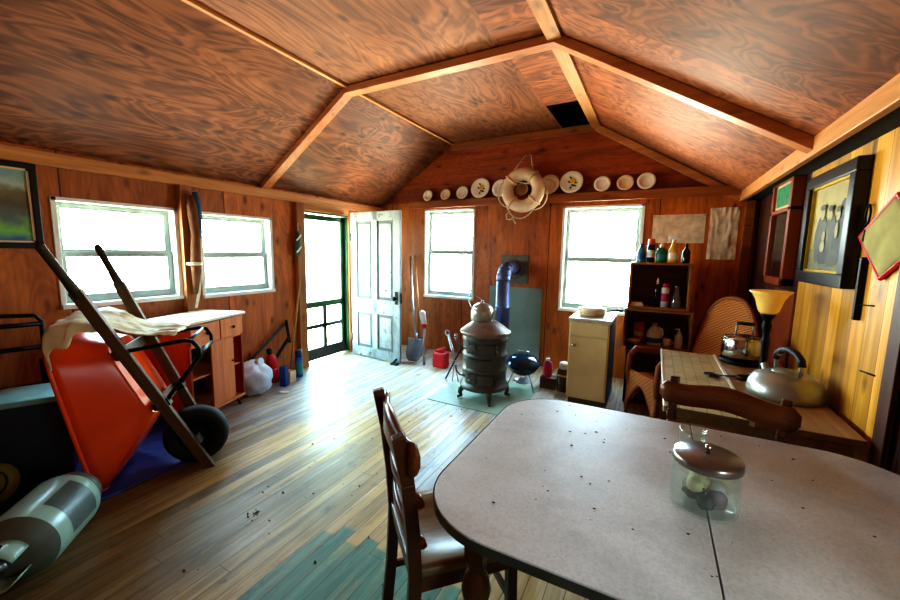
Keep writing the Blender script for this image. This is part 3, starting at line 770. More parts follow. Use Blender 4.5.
MB().at(TM((.014, .44, .47), y=R(90))).lathe([(.005, 0), (.005, .01), (.011, .015), (0, .022)], 10).build('knob', 'black_metal', o)
for y in (.0, W-.02): MB().box(-.02, .0, y, y+.02, Zb, Zt-.18).build('stile', 'dresser_front', t, bev=.002)
MB().box(-D+.012, -D+.014, .02, W-.02, Zb, Zt).build('inner_back', 'dark_inside', t)
for x in (-.05, -D+.05):
    for y in (.05, W-.05): MB().tube([(x, y, Zb), (x+(.03 if x > -.2 else -.03), y, 0)], [.014, .01], 8).build('leg', 'black_metal', t)

# ------------------------------------------------------------------ propane tank lying on the floor
ax = V((.72, -.69, 0)).normalized(); r = .152
sx = V((-ax.y, ax.x, 0))
up = V((0, 0, 1)); yv = ax.cross(up)
mtp = Matrix(((up.x, yv.x, ax.x, -2.69), (up.y, yv.y, ax.y, .77), (up.z, yv.z, ax.z, r+.006), (0, 0, 0, 1)))
t = thing('propane_tank', 'pale green propane tank lying on the floor at lower left', 'tank', mtx=mtp)
MB().lathe([(0, -.0), (.07, .004), (.125, .03), (.147, .065), (.152, .09), (.152, .36), (.147, .40)], 40, cap=False).build('tank_body', 'tank_paint', t)
MB().lathe([(.147, .398), (.13, .435), (.09, .465), (.04, .48), (0, .482)], 40, cap=False).build('tank_shoulder', 'tank_dark', t)
MB().lathe([(.105, -.018), (.118, -.018), (.12, .03), (.108, .03), (.105, -.018)], 32, cap=False).build('foot_ring', 'tank_dark', t)
mb = MB()
for a0, a1 in ((-60, 60), (120, 240)):
    mb.grid(12, 3, lambda u, v: (.085*math.cos(R(a0+(a1-a0)*u)), .085*math.sin(R(a0+(a1-a0)*u)), .455+v*.11), True)
mb.build('collar', 'tank_paint', t, solid=.006)
mb = MB()
for a in (0, 180):
    c = math.cos(R(a)); mb.at(TM((.0865*c, 0, .52), y=R(90)*c)); mb.lathe([(0, .004), (.02, .004)], 16, cap=False)
mb.build('collar_hole', 'gap_shade', t)  # flat dark discs painted for the shade of the hand holes
MB().lathe([(.02, .47), (.02, .51), (.03, .512), (.03, .525), (.012, .53), (.012, .55)], 14).build('valve', 'steel', t)
lb = MB(); lb.grid(14, 6, lambda u, v: (.1528*math.cos(R(20+u*80)), -.1528*math.sin(R(20+u*80)), .12+v*.2), True)
lb.build('label_plate', simple('grey faded label', (92, 104, 96), .35), t)
#=PART3=
# ------------------------------------------------------------------ plates on the rail
def plate(x, r, label, m='porcelain', flower=False, y=None):
    lean = R(12); y = YB-.07 if y is None else y
    t = thing('plate', label, 'plate', (x, y, 2.2055), 0, 'plates on the plate rail')
    mx = TM((0, 0, r*math.cos(lean)), x=R(90)-lean)
    mb = MB().at(mx)
    mb.lathe([(0, -.006), (r*.55, -.006), (r*.66, .004), (r*.97, .016), (r, .018), (r*.97, .022), (r*.66, .011), (r*.55, .002), (0, .002)], 32, cap=False)
    mb.build('dish', m, t)
    if flower:
        mf = MB().at(mx @ Matrix.Translation((r*.12, r*.14, .0035)))
        for k in range(5): 
            a = 2*PI*k/5; mf.ball((r*.13*math.cos(a), r*.13*math.sin(a), .001), (r*.14, r*.12, .003), 10, 5)
        mf.build('painted_flower', 'yellow', t)
        ml = MB().at(mx @ Matrix.Translation((0, 0, .0035)))
        for dx, dy, a in ((-.22, .05, 2.4), (-.1, .42, 2.2), (.1, -.25, -.8), (.28, -.3, -.5), (-.05, -.48, -1.8), (.34, -.05, -.2)):
            c, s = math.cos(a), math.sin(a); q = V((dx*r, dy*r, .0))
            pts = [q+V((c*r*.2*k+s*r*.09*j, s*r*.2*k-c*r*.09*j, .0015)) for k, j in ((-1, 0), (0, -1), (1, 0), (0, 1))]
            ml.quad(*pts)
        ml.build('painted_leaves', 'leaf', t)
    else:
        MB().at(mx).lathe([(r*.5, .0028), (r*.54, .0034), (r*.58, .005)], 28, cap=False).build('rim_line', 'porcelain_pink' if m == 'porcelain' else 'canvas', t)
P = [(-3.022, .078, 'small pale plate at the far left end of the plate rail', 'porcelain', 0), (-2.728, .080, 'small cream plate second from the left on the plate rail', 'porcelain_pink', 0),
     (-2.462, .090, 'small white plate third from the left, beside the large floral plate', 'porcelain', 0), (-2.188, .137, 'large plate with yellow flower left of the life ring', 'porcelain', 1),
     (-1.895, .118, 'plain plate half hidden behind the left side of the life ring', 'porcelain', 0), (-1.60, .085, 'small cream plate seen through the hole of the life ring', 'porcelain_pink', 0),
     (-1.25, .125, 'plain white plate half hidden behind the right side of the life ring', 'porcelain', 0), (-.98, .137, 'large plate with yellow flower right of the life ring', 'porcelain', 1),
     (-.625, .092, 'small white plate third from the right on the plate rail', 'porcelain', 0), (-.376, .090, 'small cream yellow plate second from the right on the plate rail', 'porcelain_pink', 0),
     (-.16, .095, 'white plate at the far right end of the plate rail', 'porcelain', 0)]
for x, r, l, m, fl in P: plate(x*.985, r, l, m, fl)

# life ring hung in front of the rail
t = thing('life_ring', 'old canvas life ring hanging by a cord on the back wall', 'life ring', (-1.525, 4.775, 2.262))
mb = MB(); mb.tube([(.195*math.cos(a), 0, .195*math.sin(a)) for a in [2*PI*k/40 for k in range(40)]], .078, 14, closed=True); mb.build('ring_body', 'canvas', t)
for a in (50, 140, 230, 320):
    c, s = math.cos(R(a)), math.sin(R(a)); pts = []
    mb = MB()
    for k in range(16):
        b = 2*PI*k/16; rr = .195+.082*math.cos(b); pts.append((rr*c, .082*math.sin(b), rr*s))
    mb.tube(pts, .014, 6, closed=True); mb.build('canvas_band', 'porcelain_pink', t)
gp = []
for a0 in (150, 225, 300):
    for k in range(9):
        a = R(a0+75*k/9); rr = .282+.035*math.sin(PI*k/9); gp.append((rr*math.cos(a), -.01, rr*math.sin(a)-.03*math.sin(PI*k/9)*1.))
MB().tube(gp, .008, 6, closed=True).build('grab_rope', 'rope', t)
MB().tube([(-.15, .0, .21), (-.02, .10, .43), (.02, .17, .455), (.06, .10, .43), (.12, .0, .235)], .009, 6).build('hanging_cord', 'rope', t)
MB().tube([(-.15, -.02, -.25), (-.2, -.02, -.3), (-.19, -.02, -.35), (-.14, -.02, -.36), (-.11, -.02, -.33), (-.1, -.02, -.37), (-.07, -.02, -.41)], .009, 6).build('rope_end', 'rope', t)

# ------------------------------------------------------------------ cream cabinet with pan
t = thing('kitchen_cabinet', 'narrow yellow cream kitchen cabinet under the right back window', 'cabinet', (-.517, 3.85, 0))
MB().box(-.185, .185, .0, .62, .07, .84).build('carcass', 'cream_cab', t, bev=.003)
MB().box(-.17, .17, .05, .6, 0, .07).build('toe_kick', simple('brown kick board', (110, 88, 54), .6), t)
MB().box(-.195, .20, -.015, .66, .84, .872).build('countertop', 'cab_top', t, bev=.004)
MB().box(-.175, .172, -.012, 0, .70, .83).build('drawer', 'cream_cab', t, bev=.003)
o = MB().box(-.175, .172, -.012, 0, .09, .685).build('door', 'cream_cab', t, bev=.003)
MB().at(TM((-.13, -.012, .61), x=R(90))).lathe([(.006, 0), (.006, .012), (.019, .02), (.016, .03), (0, .033)], 14).build('knob', 'chrome', o)
MB().box(.185, .189, .0, .62, .02, .84).build('side_panel', 'cobalt_strip', t)
t = thing('sauce_pan', 'white lidded pan with black handle on the yellow cream cabinet', 'pan', (-.535, 4.12, .8725))
MB().lathe([(.105, 0), (.125, .006), (.13, .06), (.133, .065)], 28).build('pan_body', 'porcelain_pink', t)
MB().lathe([(.134, .064), (.13, .072), (.06, .09), (0, .094)], 28, cap=False).build('lid', 'porcelain', t)
MB().lathe([(.006, .092), (.012, .106), (0, .11)], 12).build('lid_knob', 'black_plastic', t)
MB().tube([(.13, 0, .045), (.18, -.0, .06), (.24, 0, .07), (.29, 0, .066)], [.008, .011, .013, .012], 10).build('handle', 'black_plastic', t)

# ------------------------------------------------------------------ shelf crates right of the window
def crate(name, label, loc, w, d, h, shelf=None, m='walnut', th=.022):
    t = thing(name, label, 'shelf', loc)
    MB().box(-w/2, -w/2+th, 0, d, 0, h).build('side_panel', m, t, bev=.002)
    MB().box(w/2-th, w/2, 0, d, 0, h).build('side_panel', m, t, bev=.002)
    MB().box(-w/2+th, w/2-th, 0, d, h-th, h).build('top_panel', m, t, bev=.002)
    MB().box(-w/2+th, w/2-th, 0, d, 0, th).build('bottom_panel', m, t, bev=.002)
    MB().box(-w/2+th, w/2-th, d-.012, d, th, h-th).build('back_panel', m, t)
    return t
crate('open_shelf_box', 'upper dark wooden open shelf box beside the back window', (.045, 4.30, .952), .54, .5, .465)
crate('open_shelf_box', 'lower dark wooden open shelf box on the low dark cupboard', (.055, 4.28, .556), .60, .52, .394)
t = thing('low_cupboard', 'low dark plank cupboard under the wooden shelf boxes', 'cabinet', (.07, 4.19, 0))
MB().box(-.27, .18, .0, .7, .02, .535).build('carcass', wood('dark cupboard planks', (40, 22, 12), (78, 46, 24), 2, 1., 12, .5, 0, .2, board=(0, .11)), t, bev=.003)
MB().box(-.28, .19, -.015, .7, .535, .555).build('top', 'walnut', t, bev=.003)
for x in (-.25, .16):
    for y in (.0, .64): MB().box(x-.02, x+.02, y, y+.04, 0, .02).build('foot', 'walnut', t)

def bottle(name, label, loc, prof, m, cap=None, capm=None, band=None, bandm='white_plastic', cat='bottle', group=None, scale=1., flat=1.):
    """turned container: profile, optional cap profile and label band (z0, z1)"""
    t = thing(name, label, cat, loc, 0, group)
    sm = Matrix.Diagonal((1, flat, 1, 1))
    MB().at(sm).lathe(prof, 20).build('bottle_body', m, t)
    if cap: MB().lathe(cap, 14).build('cap', capm, t)
    if band:
        z0, z1 = band
        def rad(z):
            for (ra, za), (rb, zb) in zip(prof, prof[1:]):
                if za <= z <= zb and zb > za: return ra+(rb-ra)*(z-za)/(zb-za)
            return prof[0][0]
        MB().at(sm).lathe([(rad(z)+.0012, z) for z in (z0, (z0+z1)/2, z1)], 20, cap=False).build('label_band', bandm, t)
    return t
ZT = 1.4175
G1 = 'bottles and cans on top of the shelf box'
bottle('bottle', 'teal plastic bottle leftmost on top of the shelf box', (-.135, 4.42, ZT), [(.04, 0), (.043, .01), (.043, .10), (.03, .135), (.014, .15)], 'teal', [(.016, .15), (.016, .185), (0, .187)], 'navy', (.03, .09), 'blue_plastic', group=G1)
bottle('spray_can', 'blue spray can with orange red cap on top of the shelf box', (-.05, 4.42, ZT), [(.036, 0), (.037, .165), (.03, .178), (.026, .18)], 'blue_enamel', [(.032, .178), (.032, .225), (.026, .235), (0, .237)], 'orange', (.05, .12), 'white_plastic', 'can', G1)
t = bottle('bottle', 'green bottle with pink spout cap on top of the shelf box', (.045, 4.42, ZT), [(.048, 0), (.05, .01), (.05, .11), (.036, .14), (.018, .15)], 'green_plastic', [(.018, .15), (.014, .185), (0, .187)], 'porcelain_pink', (.03, .08), 'teal', group=G1, flat=.7)
t = bottle('spray_bottle', 'yellow trigger spray bottle on top of the shelf box', (.145, 4.42, ZT), [(.045, 0), (.05, .012), (.05, .10), (.035, .14), (.022, .17), (.018, .20)], 'yellow_plastic', [(.019, .20), (.019, .222), (0, .223)], 'white_plastic', (.03, .10), 'porcelain', group=G1, flat=.65)
MB().bar((.02, 0, .24), (-.052, 0, .252), .026, .034).bar((-.028, 0, .235), (-.05, 0, .195), .012, .012).bar((.02, 0, .225), (.045, 0, .232), .02, .02).build('trigger_head', 'white_plastic', t, bev=.003)
bottle('bottle', 'dark empty glass bottle rightmost on top of the shelf box', (.255, 4.42, ZT), [(.034, 0), (.036, .01), (.036, .11), (.014, .15), (.013, .19)], 'dark_glass', [(.014, .178), (.014, .19), (0, .191)], 'brown_jar', group=G1)
ZM = .9745; G2 = 'bottles inside the upper shelf box'
bottle('bottle', 'tall dark bottle with pale tip inside the upper shelf box', (.035, 4.4, ZM), [(.03, 0), (.031, .19), (.018, .22), (.014, .23)], 'dark_glass', [(.014, .23), (.008, .285), (0, .288)], 'porcelain_pink', group=G2)
bottle('spray_can', 'white can with red cap and band inside the upper shelf box', (.105, 4.4, ZM), [(.036, 0), (.037, .18), (.03, .195), (.024, .2)], 'white_plastic', [(.026, .198), (.026, .235), (0, .237)], 'red_plastic', (.06, .14), 'pink', 'can', G2)
bottle('bottle', 'clear glass bottle on the right inside the upper shelf box', (.205, 4.4, ZM), [(.04, 0), (.042, .01), (.042, .10), (.02, .145), (.015, .2)], 'clear_bottle', [(.017, .2), (.017, .218), (0, .219)], 'steel', group=G2)
o = MB().box(-.06, .06, -.05, .05, 0, .022).box(-.056, .05, -.045, .045, .022, .04).build('paperback', 'porcelain_pink', None, loc=(-.14, 4.38, ZM), bev=.003)
tag(o, 'pair of small pinkish boxes lying at the left of the upper shelf box', 'box')
ZL = .5785
t = bottle('canister', 'orange red canister inside the lower shelf box', (-.105, 4.50, ZL), [(.055, 0), (.058, .012), (.058, .17), (.05, .18)], 'orange', [(.06, .178), (.06, .205), (0, .207)], 'orange', (.07, .11), 'porcelain_pink', 'canister')
tag(MB().lathe([(.035, 0), (.06, .012), (.068, .035), (.07, .036), (.055, .045), (.02, .055), (0, .055)], 24).build('dish', 'porcelain_pink', None, loc=(-.148, 4.36, ZL)), 'shallow pink cream dish in front of the orange canister', 'dish')
t = bottle('jug', 'white plastic jug with blue label inside the lower shelf box', (.04, 4.42, ZL), [(.07, 0), (.076, .015), (.076, .11), (.06, .15), (.03, .19), (.02, .2)], 'white_plastic', [(.022, .2), (.022, .222), (0, .224)], 'white_plastic', (.03, .08), 'blue_plastic', 'jug')
MB().tube([(.03, -.02, .185), (.065, -.03, .17), (.075, -.03, .12), (.066, -.03, .09)], .011, 8).build('jug_handle', 'white_plastic', t)
t = thing('mug', 'small white mug between the white jug and pump bottle', 'mug', (.155, 4.40, ZL))
MB().lathe([(.03, 0), (.034, .01), (.036, .075), (.033, .075), (.03, .012), (0, .01)], 20, cap=False).build('cup', 'porcelain', t)
MB().tube(arc(8, lambda u: (.034+.022*math.sin(u*PI), 0, .02+.04*u)), .005, 6).build('handle', 'porcelain', t)
t = bottle('pump_bottle', 'pale pump bottle on the right of the lower shelf box', (.255, 4.36, ZL), [(.032, 0), (.035, .01), (.035, .125), (.02, .145), (.014, .15)], 'white_plastic', [(.016, .15), (.016, .168), (.006, .17), (.006, .19), (.012, .192), (0, .2)], 'white_plastic', None)
MB().bar((0, 0, .193), (-.04, 0, .188), .012, .01).build('nozzle', 'white_plastic', t)
mb = MB()
for i, (dx, rz) in enumerate(((0, .1), (.03, -.2), (-.01, .3))):
    o = MB().box(-.09, .09, -.055, .055, 0, .008).build('magazine', ['navy', 'porcelain', 'blue_plastic'][i], None, loc=(-.11+dx, 4.245, .5555+i*.0085), rz=rz)
    tag(o, ['dark blue magazine at the bottom of the pile on the low cupboard', 'white magazine in the middle of the pile on the low cupboard', 'blue magazine on top of the pile on the low cupboard'][i], 'magazine', 'magazines on the low cupboard')
for i, (x, y, w_, h_, rz, l) in enumerate(((.188, YB+.0005, .50, .31, 0, 'wide creased paper sheet pinned on the back wall right of the window'), (.60, YB+.0005, .255, .54, R(-1.5), 'tall wrinkled paper sheet pinned near the right corner'))):
    zc = (1.78, 1.725)[i]
    mb = MB(); mb.grid(24, 16, lambda u, v: ((u-.5)*w_, -.001-abs(noise.noise(V((u*5+i*9, v*4, 2))))*.02*(.4+i), (v-.5)*h_))
    o = tag(mb.build('paper_sheet', 'paper', None, loc=(x, y, zc), rz=0), l, 'paper')
    for sx_ in (-1, 1): MB().at(TM((sx_*(w_/2-.015), 0, h_/2-.015), x=R(90))).lathe([(.005, -.002), (.005, .018), (.007, .022), (0, .024)], 10).build('thumbtack', 'steel', o)

# things on the floor between the grill and the cabinet
t = bottle('bottle', 'magenta labelled bottle with white cap on the floor beside the grill', (-.985, 4.24, 0.125), [(.05, 0), (.052, .01), (.052, .14), (.03, .17), (.02, .175)], 'pink', [(.022, .175), (.022, .2), (0, .201)], 'white_plastic', (.04, .10), 'red_plastic', flat=.7)
t['label'] = 'magenta labelled bottle with white cap on the brown carton'
tag(MB().box(-.08, .09, -.07, .07, 0, .124).build('carton', 'brown_box', None, loc=(-.965, 4.22, 0), bev=.003), 'brown carton on the floor under the magenta bottle', 'box')
t = bottle('jar', 'brown glass jar with white lid beside the cream cabinet', (-.793, 4.20, 0), [(.068, 0), (.074, .02), (.074, .2), (.064, .24), (.052, .25)], 'brown_jar', [(.058, .25), (.058, .3), (.048, .315), (0, .316)], 'white_plastic', (.17, .19), 'yellow_plastic', 'jar')

# ------------------------------------------------------------------ wicker armchair
t = thing('wicker_armchair', 'brown wicker armchair behind the tiled table, turned toward the left', 'chair', (.26, 3.93, 0), R(36))
def sheet(name, fn, nu=22, nv=14, th=.018):
    mb = MB(); mb.grid(nu, nv, fn); return mb.build(name, 'wicker', t, solid=th)
sheet('seat', lambda u, v: (-.33+.60*u, -.19+.38*v, .40-.03*u))
def back(u, v):
    a = (v-.5)*2; top = .74*math.sqrt(max(.05, 1-abs(a)**2.4*.72))
    return (.28+.20*u-.08*a*a*(1-u*.3), a*(.21+.10*u), .38+u*top)
sheet('backrest', back)
MB().tube([V(back(1, k/20)) for k in range(21)], .02, 8).build('back_rim', 'wicker_frame', t)
for s in (-1, 1):
    armp = [(.24, s*.20, .58), (.0, s*.20, .59), (-.2, s*.20, .62), (-.30, s*.20, .63), (-.36, s*.20, .57), (-.37, s*.20, .42), (-.35, s*.195, .3)]
    MB().tube(armp, .026, 10).build('arm', 'wicker_frame', t)
    sheet('side_apron', lambda u, v: (-.35+.62*u, s*(.195), .40-v*(.06+.24*abs(2*u-1)**1.6)), 26, 8)
    for x in (-.35, .26): MB().tube([(x, s*.195, .40), (x-.01*(1 if x < 0 else -1), s*.197, .0)], [.022, .018], 8).build('leg', 'wicker_frame', t)
sheet('front_apron', lambda u, v: (-.358-.01*v, -.20+.40*u, .44-v*(.10+.26*abs(2*u-1)**1.6)), 26, 8)
MB().tube(arc(20, lambda u: (-.37, -.20+.40*u, .34-.26*abs(2*u-1)**1.6)), .012, 6).build('apron_rim', 'wicker_frame', t)

# ------------------------------------------------------------------ tiled side table against the right wall
t = thing('side_table', 'low table with pale tiles and worn boards along the right wall', 'table', (.1, 2.2, 0))
MB().box(.0, .345, .0, 1.35, .705, .728).build('tile_top', 'tile', t)
MB().box(-.012, 0, -.012, 1.362, .70, .732).box(.345, .362, .0, 1.35, .70, .734).build('edge_strip', 'dresser_top', t, bev=.002)
MB().box(.362, .745, -.01, 1.35, .70, .729).build('board_top', 'table_wood', t, bev=.003)
MB().box(.02, .72, .02, .04, .58, .70).box(.02, .04, .04, 1.32, .58, .70).box(.70, .72, .04, 1.32, .58, .70).box(.02, .72, 1.31, 1.33, .58, .70).build('apron', 'table_wood', t)
for x in (.05, .69):
    for y in (.06, 1.29): MB().bar((x, y, 0), (x, y, .70), .05, .05, (0, 1, 0)).build('leg', 'oak', t, bev=.004)
ZS = .7345
t = thing('large_kettle', 'wide dull aluminium kettle with dark arched handle on the side table', 'kettle', (.685, 2.70, ZS-.005), R(111))
MB().lathe([(.158, 0), (.172, .006), (.175, .03), (.168, .065), (.145, .108), (.10, .130), (.07, .136)], 36).build('kettle_body', 'aluminium', t)
MB().lathe([(.07, .134), (.066, .142), (.03, .15), (0, .152)], 28, cap=False).build('lid', 'aluminium', t)
MB().tube([(.13, 0, .07), (.165, 0, .10), (.19, 0, .13)], [.026, .02, .016], 12).build('spout', 'aluminium', t)
MB().tube([(-.085, 0, .115), (-.095, 0, .19), (-.06, 0, .235)], .012, 8, flat=.6).tube([(.085, 0, .12), (.095, 0, .19), (.06, 0, .235)], .012, 8, flat=.6).build('handle_bracket', 'steel', t)
MB().tube([(-.097, 0, .19), (-.085, 0, .225), (-.05, 0, .25), (0, 0, .26), (.05, 0, .25), (.085, 0, .225), (.097, 0, .19)], .018, 10).build('handle', 'black_plastic', t)
t = thing('hot_plate', 'flat black round burner stand under the shiny pot', 'stand', (.60, 3.40, ZS-.005))
MB().lathe([(.12, 0), (.135, .005), (.137, .025), (.12, .032), (.10, .035), (0, .035)], 32).build('ring_base', 'black_metal', t)
t = thing('stock_pot', 'shiny steel lidded pot with wire handle on the black stand', 'pot', (.60, 3.40, ZS+.031))
MB().lathe([(.11, 0), (.124, .008), (.13, .05), (.126, .13), (.12, .145), (.122, .148)], 32).build('pot_body', 'chrome', t)
MB().lathe([(.121, .148), (.11, .158), (.05, .17), (.012, .174), (0, .174)], 32, cap=False).build('lid', 'chrome', t)
for s in (-1, 1): MB().tube([(s*.05, 0, .168), (s*.047, 0, .25)], .006, 8).build('handle_post', 'steel', t)
MB().tube([(-.05, 0, .25), (.05, 0, .25)], .013, 10).build('handle_grip', 'black_plastic', t)
t = thing('table_lamp', 'slim black lamp with flared amber glass shade on the side table', 'lamp', (.648, 3.06, ZS-.005))
MB().lathe([(.065, 0), (.067, .008), (.05, .02), (.022, .035), (.014, .06), (.02, .09), (.014, .12), (.016, .2), (.024, .23), (.016, .25), (.02, .30), (.028, .33), (.02, .36), (.026, .38), (.04, .40), (.04, .41), (0, .412)], 20).build('lamp_stem', 'black_metal', t)
MB().lathe([(.035, .41), (.05, .425), (.06, .46), (.07, .50), (.09, .535), (.108, .552)], 32, cap=False).build('lamp_shade', 'shade', t, solid=.006)
t = thing('scissors', 'black scissors lying on the tiled table top', 'scissors', (.42, 2.92, ZS), R(20))
for s in (-1, 1):
    MB().bar((0, 0, .004), (.12, s*.012, .004), .014, .004).build('blade', 'stone_grey', t)
    MB().tube([(-.055+.03*math.cos(k*PI/6), s*.028+.02*math.sin(k*PI/6), .005) for k in range(12)], .005, 6, closed=True).bar((0, 0, .005), (-.035, s*.018, .005), .012, .006).build('finger_loop', 'black_plastic', t)
tag(MB().lathe([(.02, 0), (.045, .004), (.05, .02), (.044, .02), (.03, .008), (0, .007)], 20, cap=False).build('ashtray', 'black_metal', None, loc=(.55, 2.93, ZS-.005)), 'small black dish beside the large kettle', 'dish')

# ------------------------------------------------------------------ right wall pictures
def facing_wall(t, w, h, d, fw, mf, lip='gilt'):
    """frame on a wall facing -x: local y across, z up, x<0 toward the room"""
    mb = MB()
    for y0, y1, z0, z1 in ((-w/2, w/2, h/2-fw, h/2), (-w/2, w/2, -h/2, -h/2+fw), (-w/2, -w/2+fw, -h/2+fw, h/2-fw), (w/2-fw, w/2, -h/2+fw, h/2-fw)):
        mb.box(-d, 0, y0, y1, z0, z1)
    mb.build('frame', mf, t, bev=.006)
    mb = MB(); a = fw; g = .012
    for y0, y1, z0, z1 in ((-w/2+a, w/2-a, h/2-a-g, h/2-a), (-w/2+a, w/2-a, -h/2+a, -h/2+a+g), (-w/2+a, -w/2+a+g, -h/2+a, h/2-a), (w/2-a-g, w/2-a, -h/2+a, h/2-a)):
        mb.box(-d*.7, -d*.3, y0, y1, z0, z1)
    mb.build('inner_slip', lip, t)
t = thing('framed_photograph', 'large black framed sepia group portrait on the right wall', 'picture', (XR-.001, 2.975, 1.663))
w_, h_ = .715, .645
facing_wall(t, w_, h_, .058, .07, 'frame_black')
sep = simple('sepia print', (160, 146, 80), .6, var=.25, scale=6); dk = simple('sepia dark cloth', (72, 70, 48), .6, var=.35, scale=14); fc = simple('sepia face', (150, 142, 94), .6)
MB().box(-.024, -.019, -w_/2+.07, w_/2-.07, -h_/2+.07, h_/2-.07).build('print', sep, t)
mb = MB(); xx = -.0255
bn = [0]
def blob(cy, cz, ry, rz, m, n=20, wob=.05):
    bn[0] += 1; x = xx-.0005*bn[0]; mb.mat(m)
    mb.f([mb.v((x, cy+ry*math.cos(2*PI*k/n)*(1+wob*math.sin(k*2.7)), cz+rz*math.sin(2*PI*k/n)*(1+wob*math.cos(k*1.9)))) for k in range(n)])
dk2 = simple('sepia dark hair and hats', (48, 46, 34), .6, var=.3); ground = simple('sepia grass', (112, 106, 66), .6, var=.5, scale=22)
bn[0] += 1; mb.mat(2); mb.quad(*[(xx, y_, z_) for y_, z_ in ((-.275, -.25), (.275, -.25), (.275, -.12), (-.275, -.08))])
blob(-.19, .02, .08, .13, 3); blob(.11, -.06, .095, .14, 0); blob(-.03, -.07, .085, .14, 0); blob(-.15, -.08, .075, .13, 3); blob(.04, -.14, .085, .07, 3); blob(-.1, -.17, .08, .05, 0)
for cy, cz, a, b in ((.10, .085, .030, .036), (-.02, .075, .027, .034), (-.13, .065, .025, .032), (.05, -.045, .026, .030), (.05, -.105, .036, .032), (-.13, -.02, .022, .045)): blob(cy, cz, a, b, 1)
blob(.10, .122, .042, .017, 3); blob(-.02, .108, .034, .018, 3); blob(-.13, .093, .03, .016, 3)
mb.build('portrait_figures', [dk, fc, ground, dk2], t)
t = thing('framed_mirror', 'tall narrow red brown framed mirror with small green picture on top', 'mirror', (XR-.001, 3.86, 1.695))
w_, h_, fw = .55, .82, .055
mb = MB()
for y0, y1, z0, z1 in ((-w_/2, w_/2, h_/2-fw, h_/2), (-w_/2, w_/2, -h_/2, -h_/2+fw), (-w_/2, -w_/2+fw, -h_/2, h_/2), (w_/2-fw, w_/2, -h_/2, h_/2), (-w_/2, w_/2, .13, .16)): mb.box(-.07, 0, y0, y1, z0, z1)
mb.build('frame', 'frame_red', t, bev=.004)
MB().box(-.05, -.045, -w_/2+.04, w_/2-.04, -h_/2+.04, .14).build('mirror_glass', simple('dim mirror', (90, 84, 78), .12, .9, var=.1), t)
MB().box(-.05, -.045, -w_/2+.04, w_/2-.04, .15, h_/2-.04).build('mount', 'porcelain_pink', t)
MB().box(-.053, -.049, -w_/2+.09, w_/2-.09, .185, h_/2-.075).build('green_print', simple('green print', (40, 140, 100), .4, var=.6, scale=18), t)
tag(MB().box(-.028, .0, -.012, .012, -.30, .0).build('iron_bar', 'black_metal', None, loc=(XR+.001, 2.53, 1.50), bev=.004), 'flat black bar hanging on the right wall below the large picture', 'bar')
t = thing('pot_holder', 'cream pad with red border hung as a diamond on the right wall', 'pot holder', (XR-.012, 2.34, 1.585))
s_ = .27
pad = lambda k, a: [(-.0, s_*k*math.cos(R(90*i+a)), .64*s_*k*math.sin(R(90*i+a))) for i in range(4)]
mb = MB(); q = pad(1, 4); mb.at(Matrix.Rotation(0, 4, 'X')); mb.grid(10, 10, lambda u, v: tuple((V(q[0])*(1-u)+V(q[1])*u)*(1-v)+(V(q[3])*(1-u)+V(q[2])*u)*v+V((-.012*math.sin(u*PI)*math.sin(v*PI), 0, 0))))
mb.build('pad', simple('cream yellow cloth', (160, 150, 90), .8), t, solid=.008)
MB().tube(pad(1.03, 4), .009, 6, closed=True).build('border', 'red_plastic', t)
t = thing('wall_hook', 'black wire hook beside the red bordered pad', 'hook', (XR-.004, 2.56, 1.655))
MB().tube(arc(18, lambda u: (-.01, .022*math.sin(u*2*PI), .045-.045*math.cos(u*2*PI))), .005, 6, closed=False).tube([(-.01, 0, 0), (-.012, 0, -.08)], .006, 6).build('wire', 'black_metal', t)
for y, z, l in ((2.46, 1.28, 'long dark nail sticking out of the right wall below the black bar'), (2.36, .985, 'long dark nail low on the right wall above the table corner')):
    tag(MB().at(TM((0, 0, 0), z=0)).tube([(0, -.055, .004), (-.008, .055, -.004)], .004, 6).build('wire_nail', 'black_metal', None, loc=(XR-.003, y, z)), l, 'nail')

# ------------------------------------------------------------------ left wall things
t = thing('framed_landscape', 'dark framed landscape picture at the far left on the wall', 'picture', (XL+.002, .80, 1.755), PI)
facing_wall(t, .60, .58, .03, .04, 'frame_black', 'porcelain_pink')
pm = NT('landscape print'); v = pm.obj(); sp = pm.n('SeparateXYZ'); pm.l(v, sp.inputs[0])
f = pm.math('ADD', sp.outputs[2], pm.math('MULTIPLY', pm.noise(v, 9, 5), .22))
pm.principled(pm.ramp(pm.math('ADD', pm.math('MULTIPLY', f, 1.6), .42), [(.2, lin((70, 110, 160))), (.34, lin((130, 190, 90))), (.46, lin((96, 110, 110))), (.6, lin((98, 84, 60))), (.74, lin((120, 110, 84))), (.84, lin((170, 190, 176))), (.97, lin((130, 160, 160)))]), .4)
MB().box(-.012, -.008, -.26, .26, -.25, .25).build('print', pm.m, t)
t = thing('strap_bundle', 'brown and blue cloth bundle tied to the post between the windows', 'bundle', (XL+.10, 2.075, 1.96))
MB().tube([(0, 0, .0), (.01, .0, -.12), (.0, .02, -.35), (.01, .0, -.62), (0, -.0, -.9)], [.03, .045, .042, .046, .03], 10).build('rolled_cloth', 'strap_brown', t)
MB().tube([(.02, .02, .03), (.04, .045, -.08), (.035, .05, -.2), (.03, .04, -.38)], [.026, .02, .016, .01], 8, flat=.6).build('blue_strip', 'blue_cloth', t)
MB().tube([(.005+.05*math.cos(a), .055*math.sin(a)-.01, -.62) for a in [2*PI*k/14 for k in range(14)]], .014, 8, closed=True).build('pale_tie', 'cloth', t)
MB().tube([(.015, .01, -.6), (.03, .02, -.75), (.025, .0, -.9), (.02, -.03, -1.03)], .012, 8).build('cord_tail', 'rope', t)
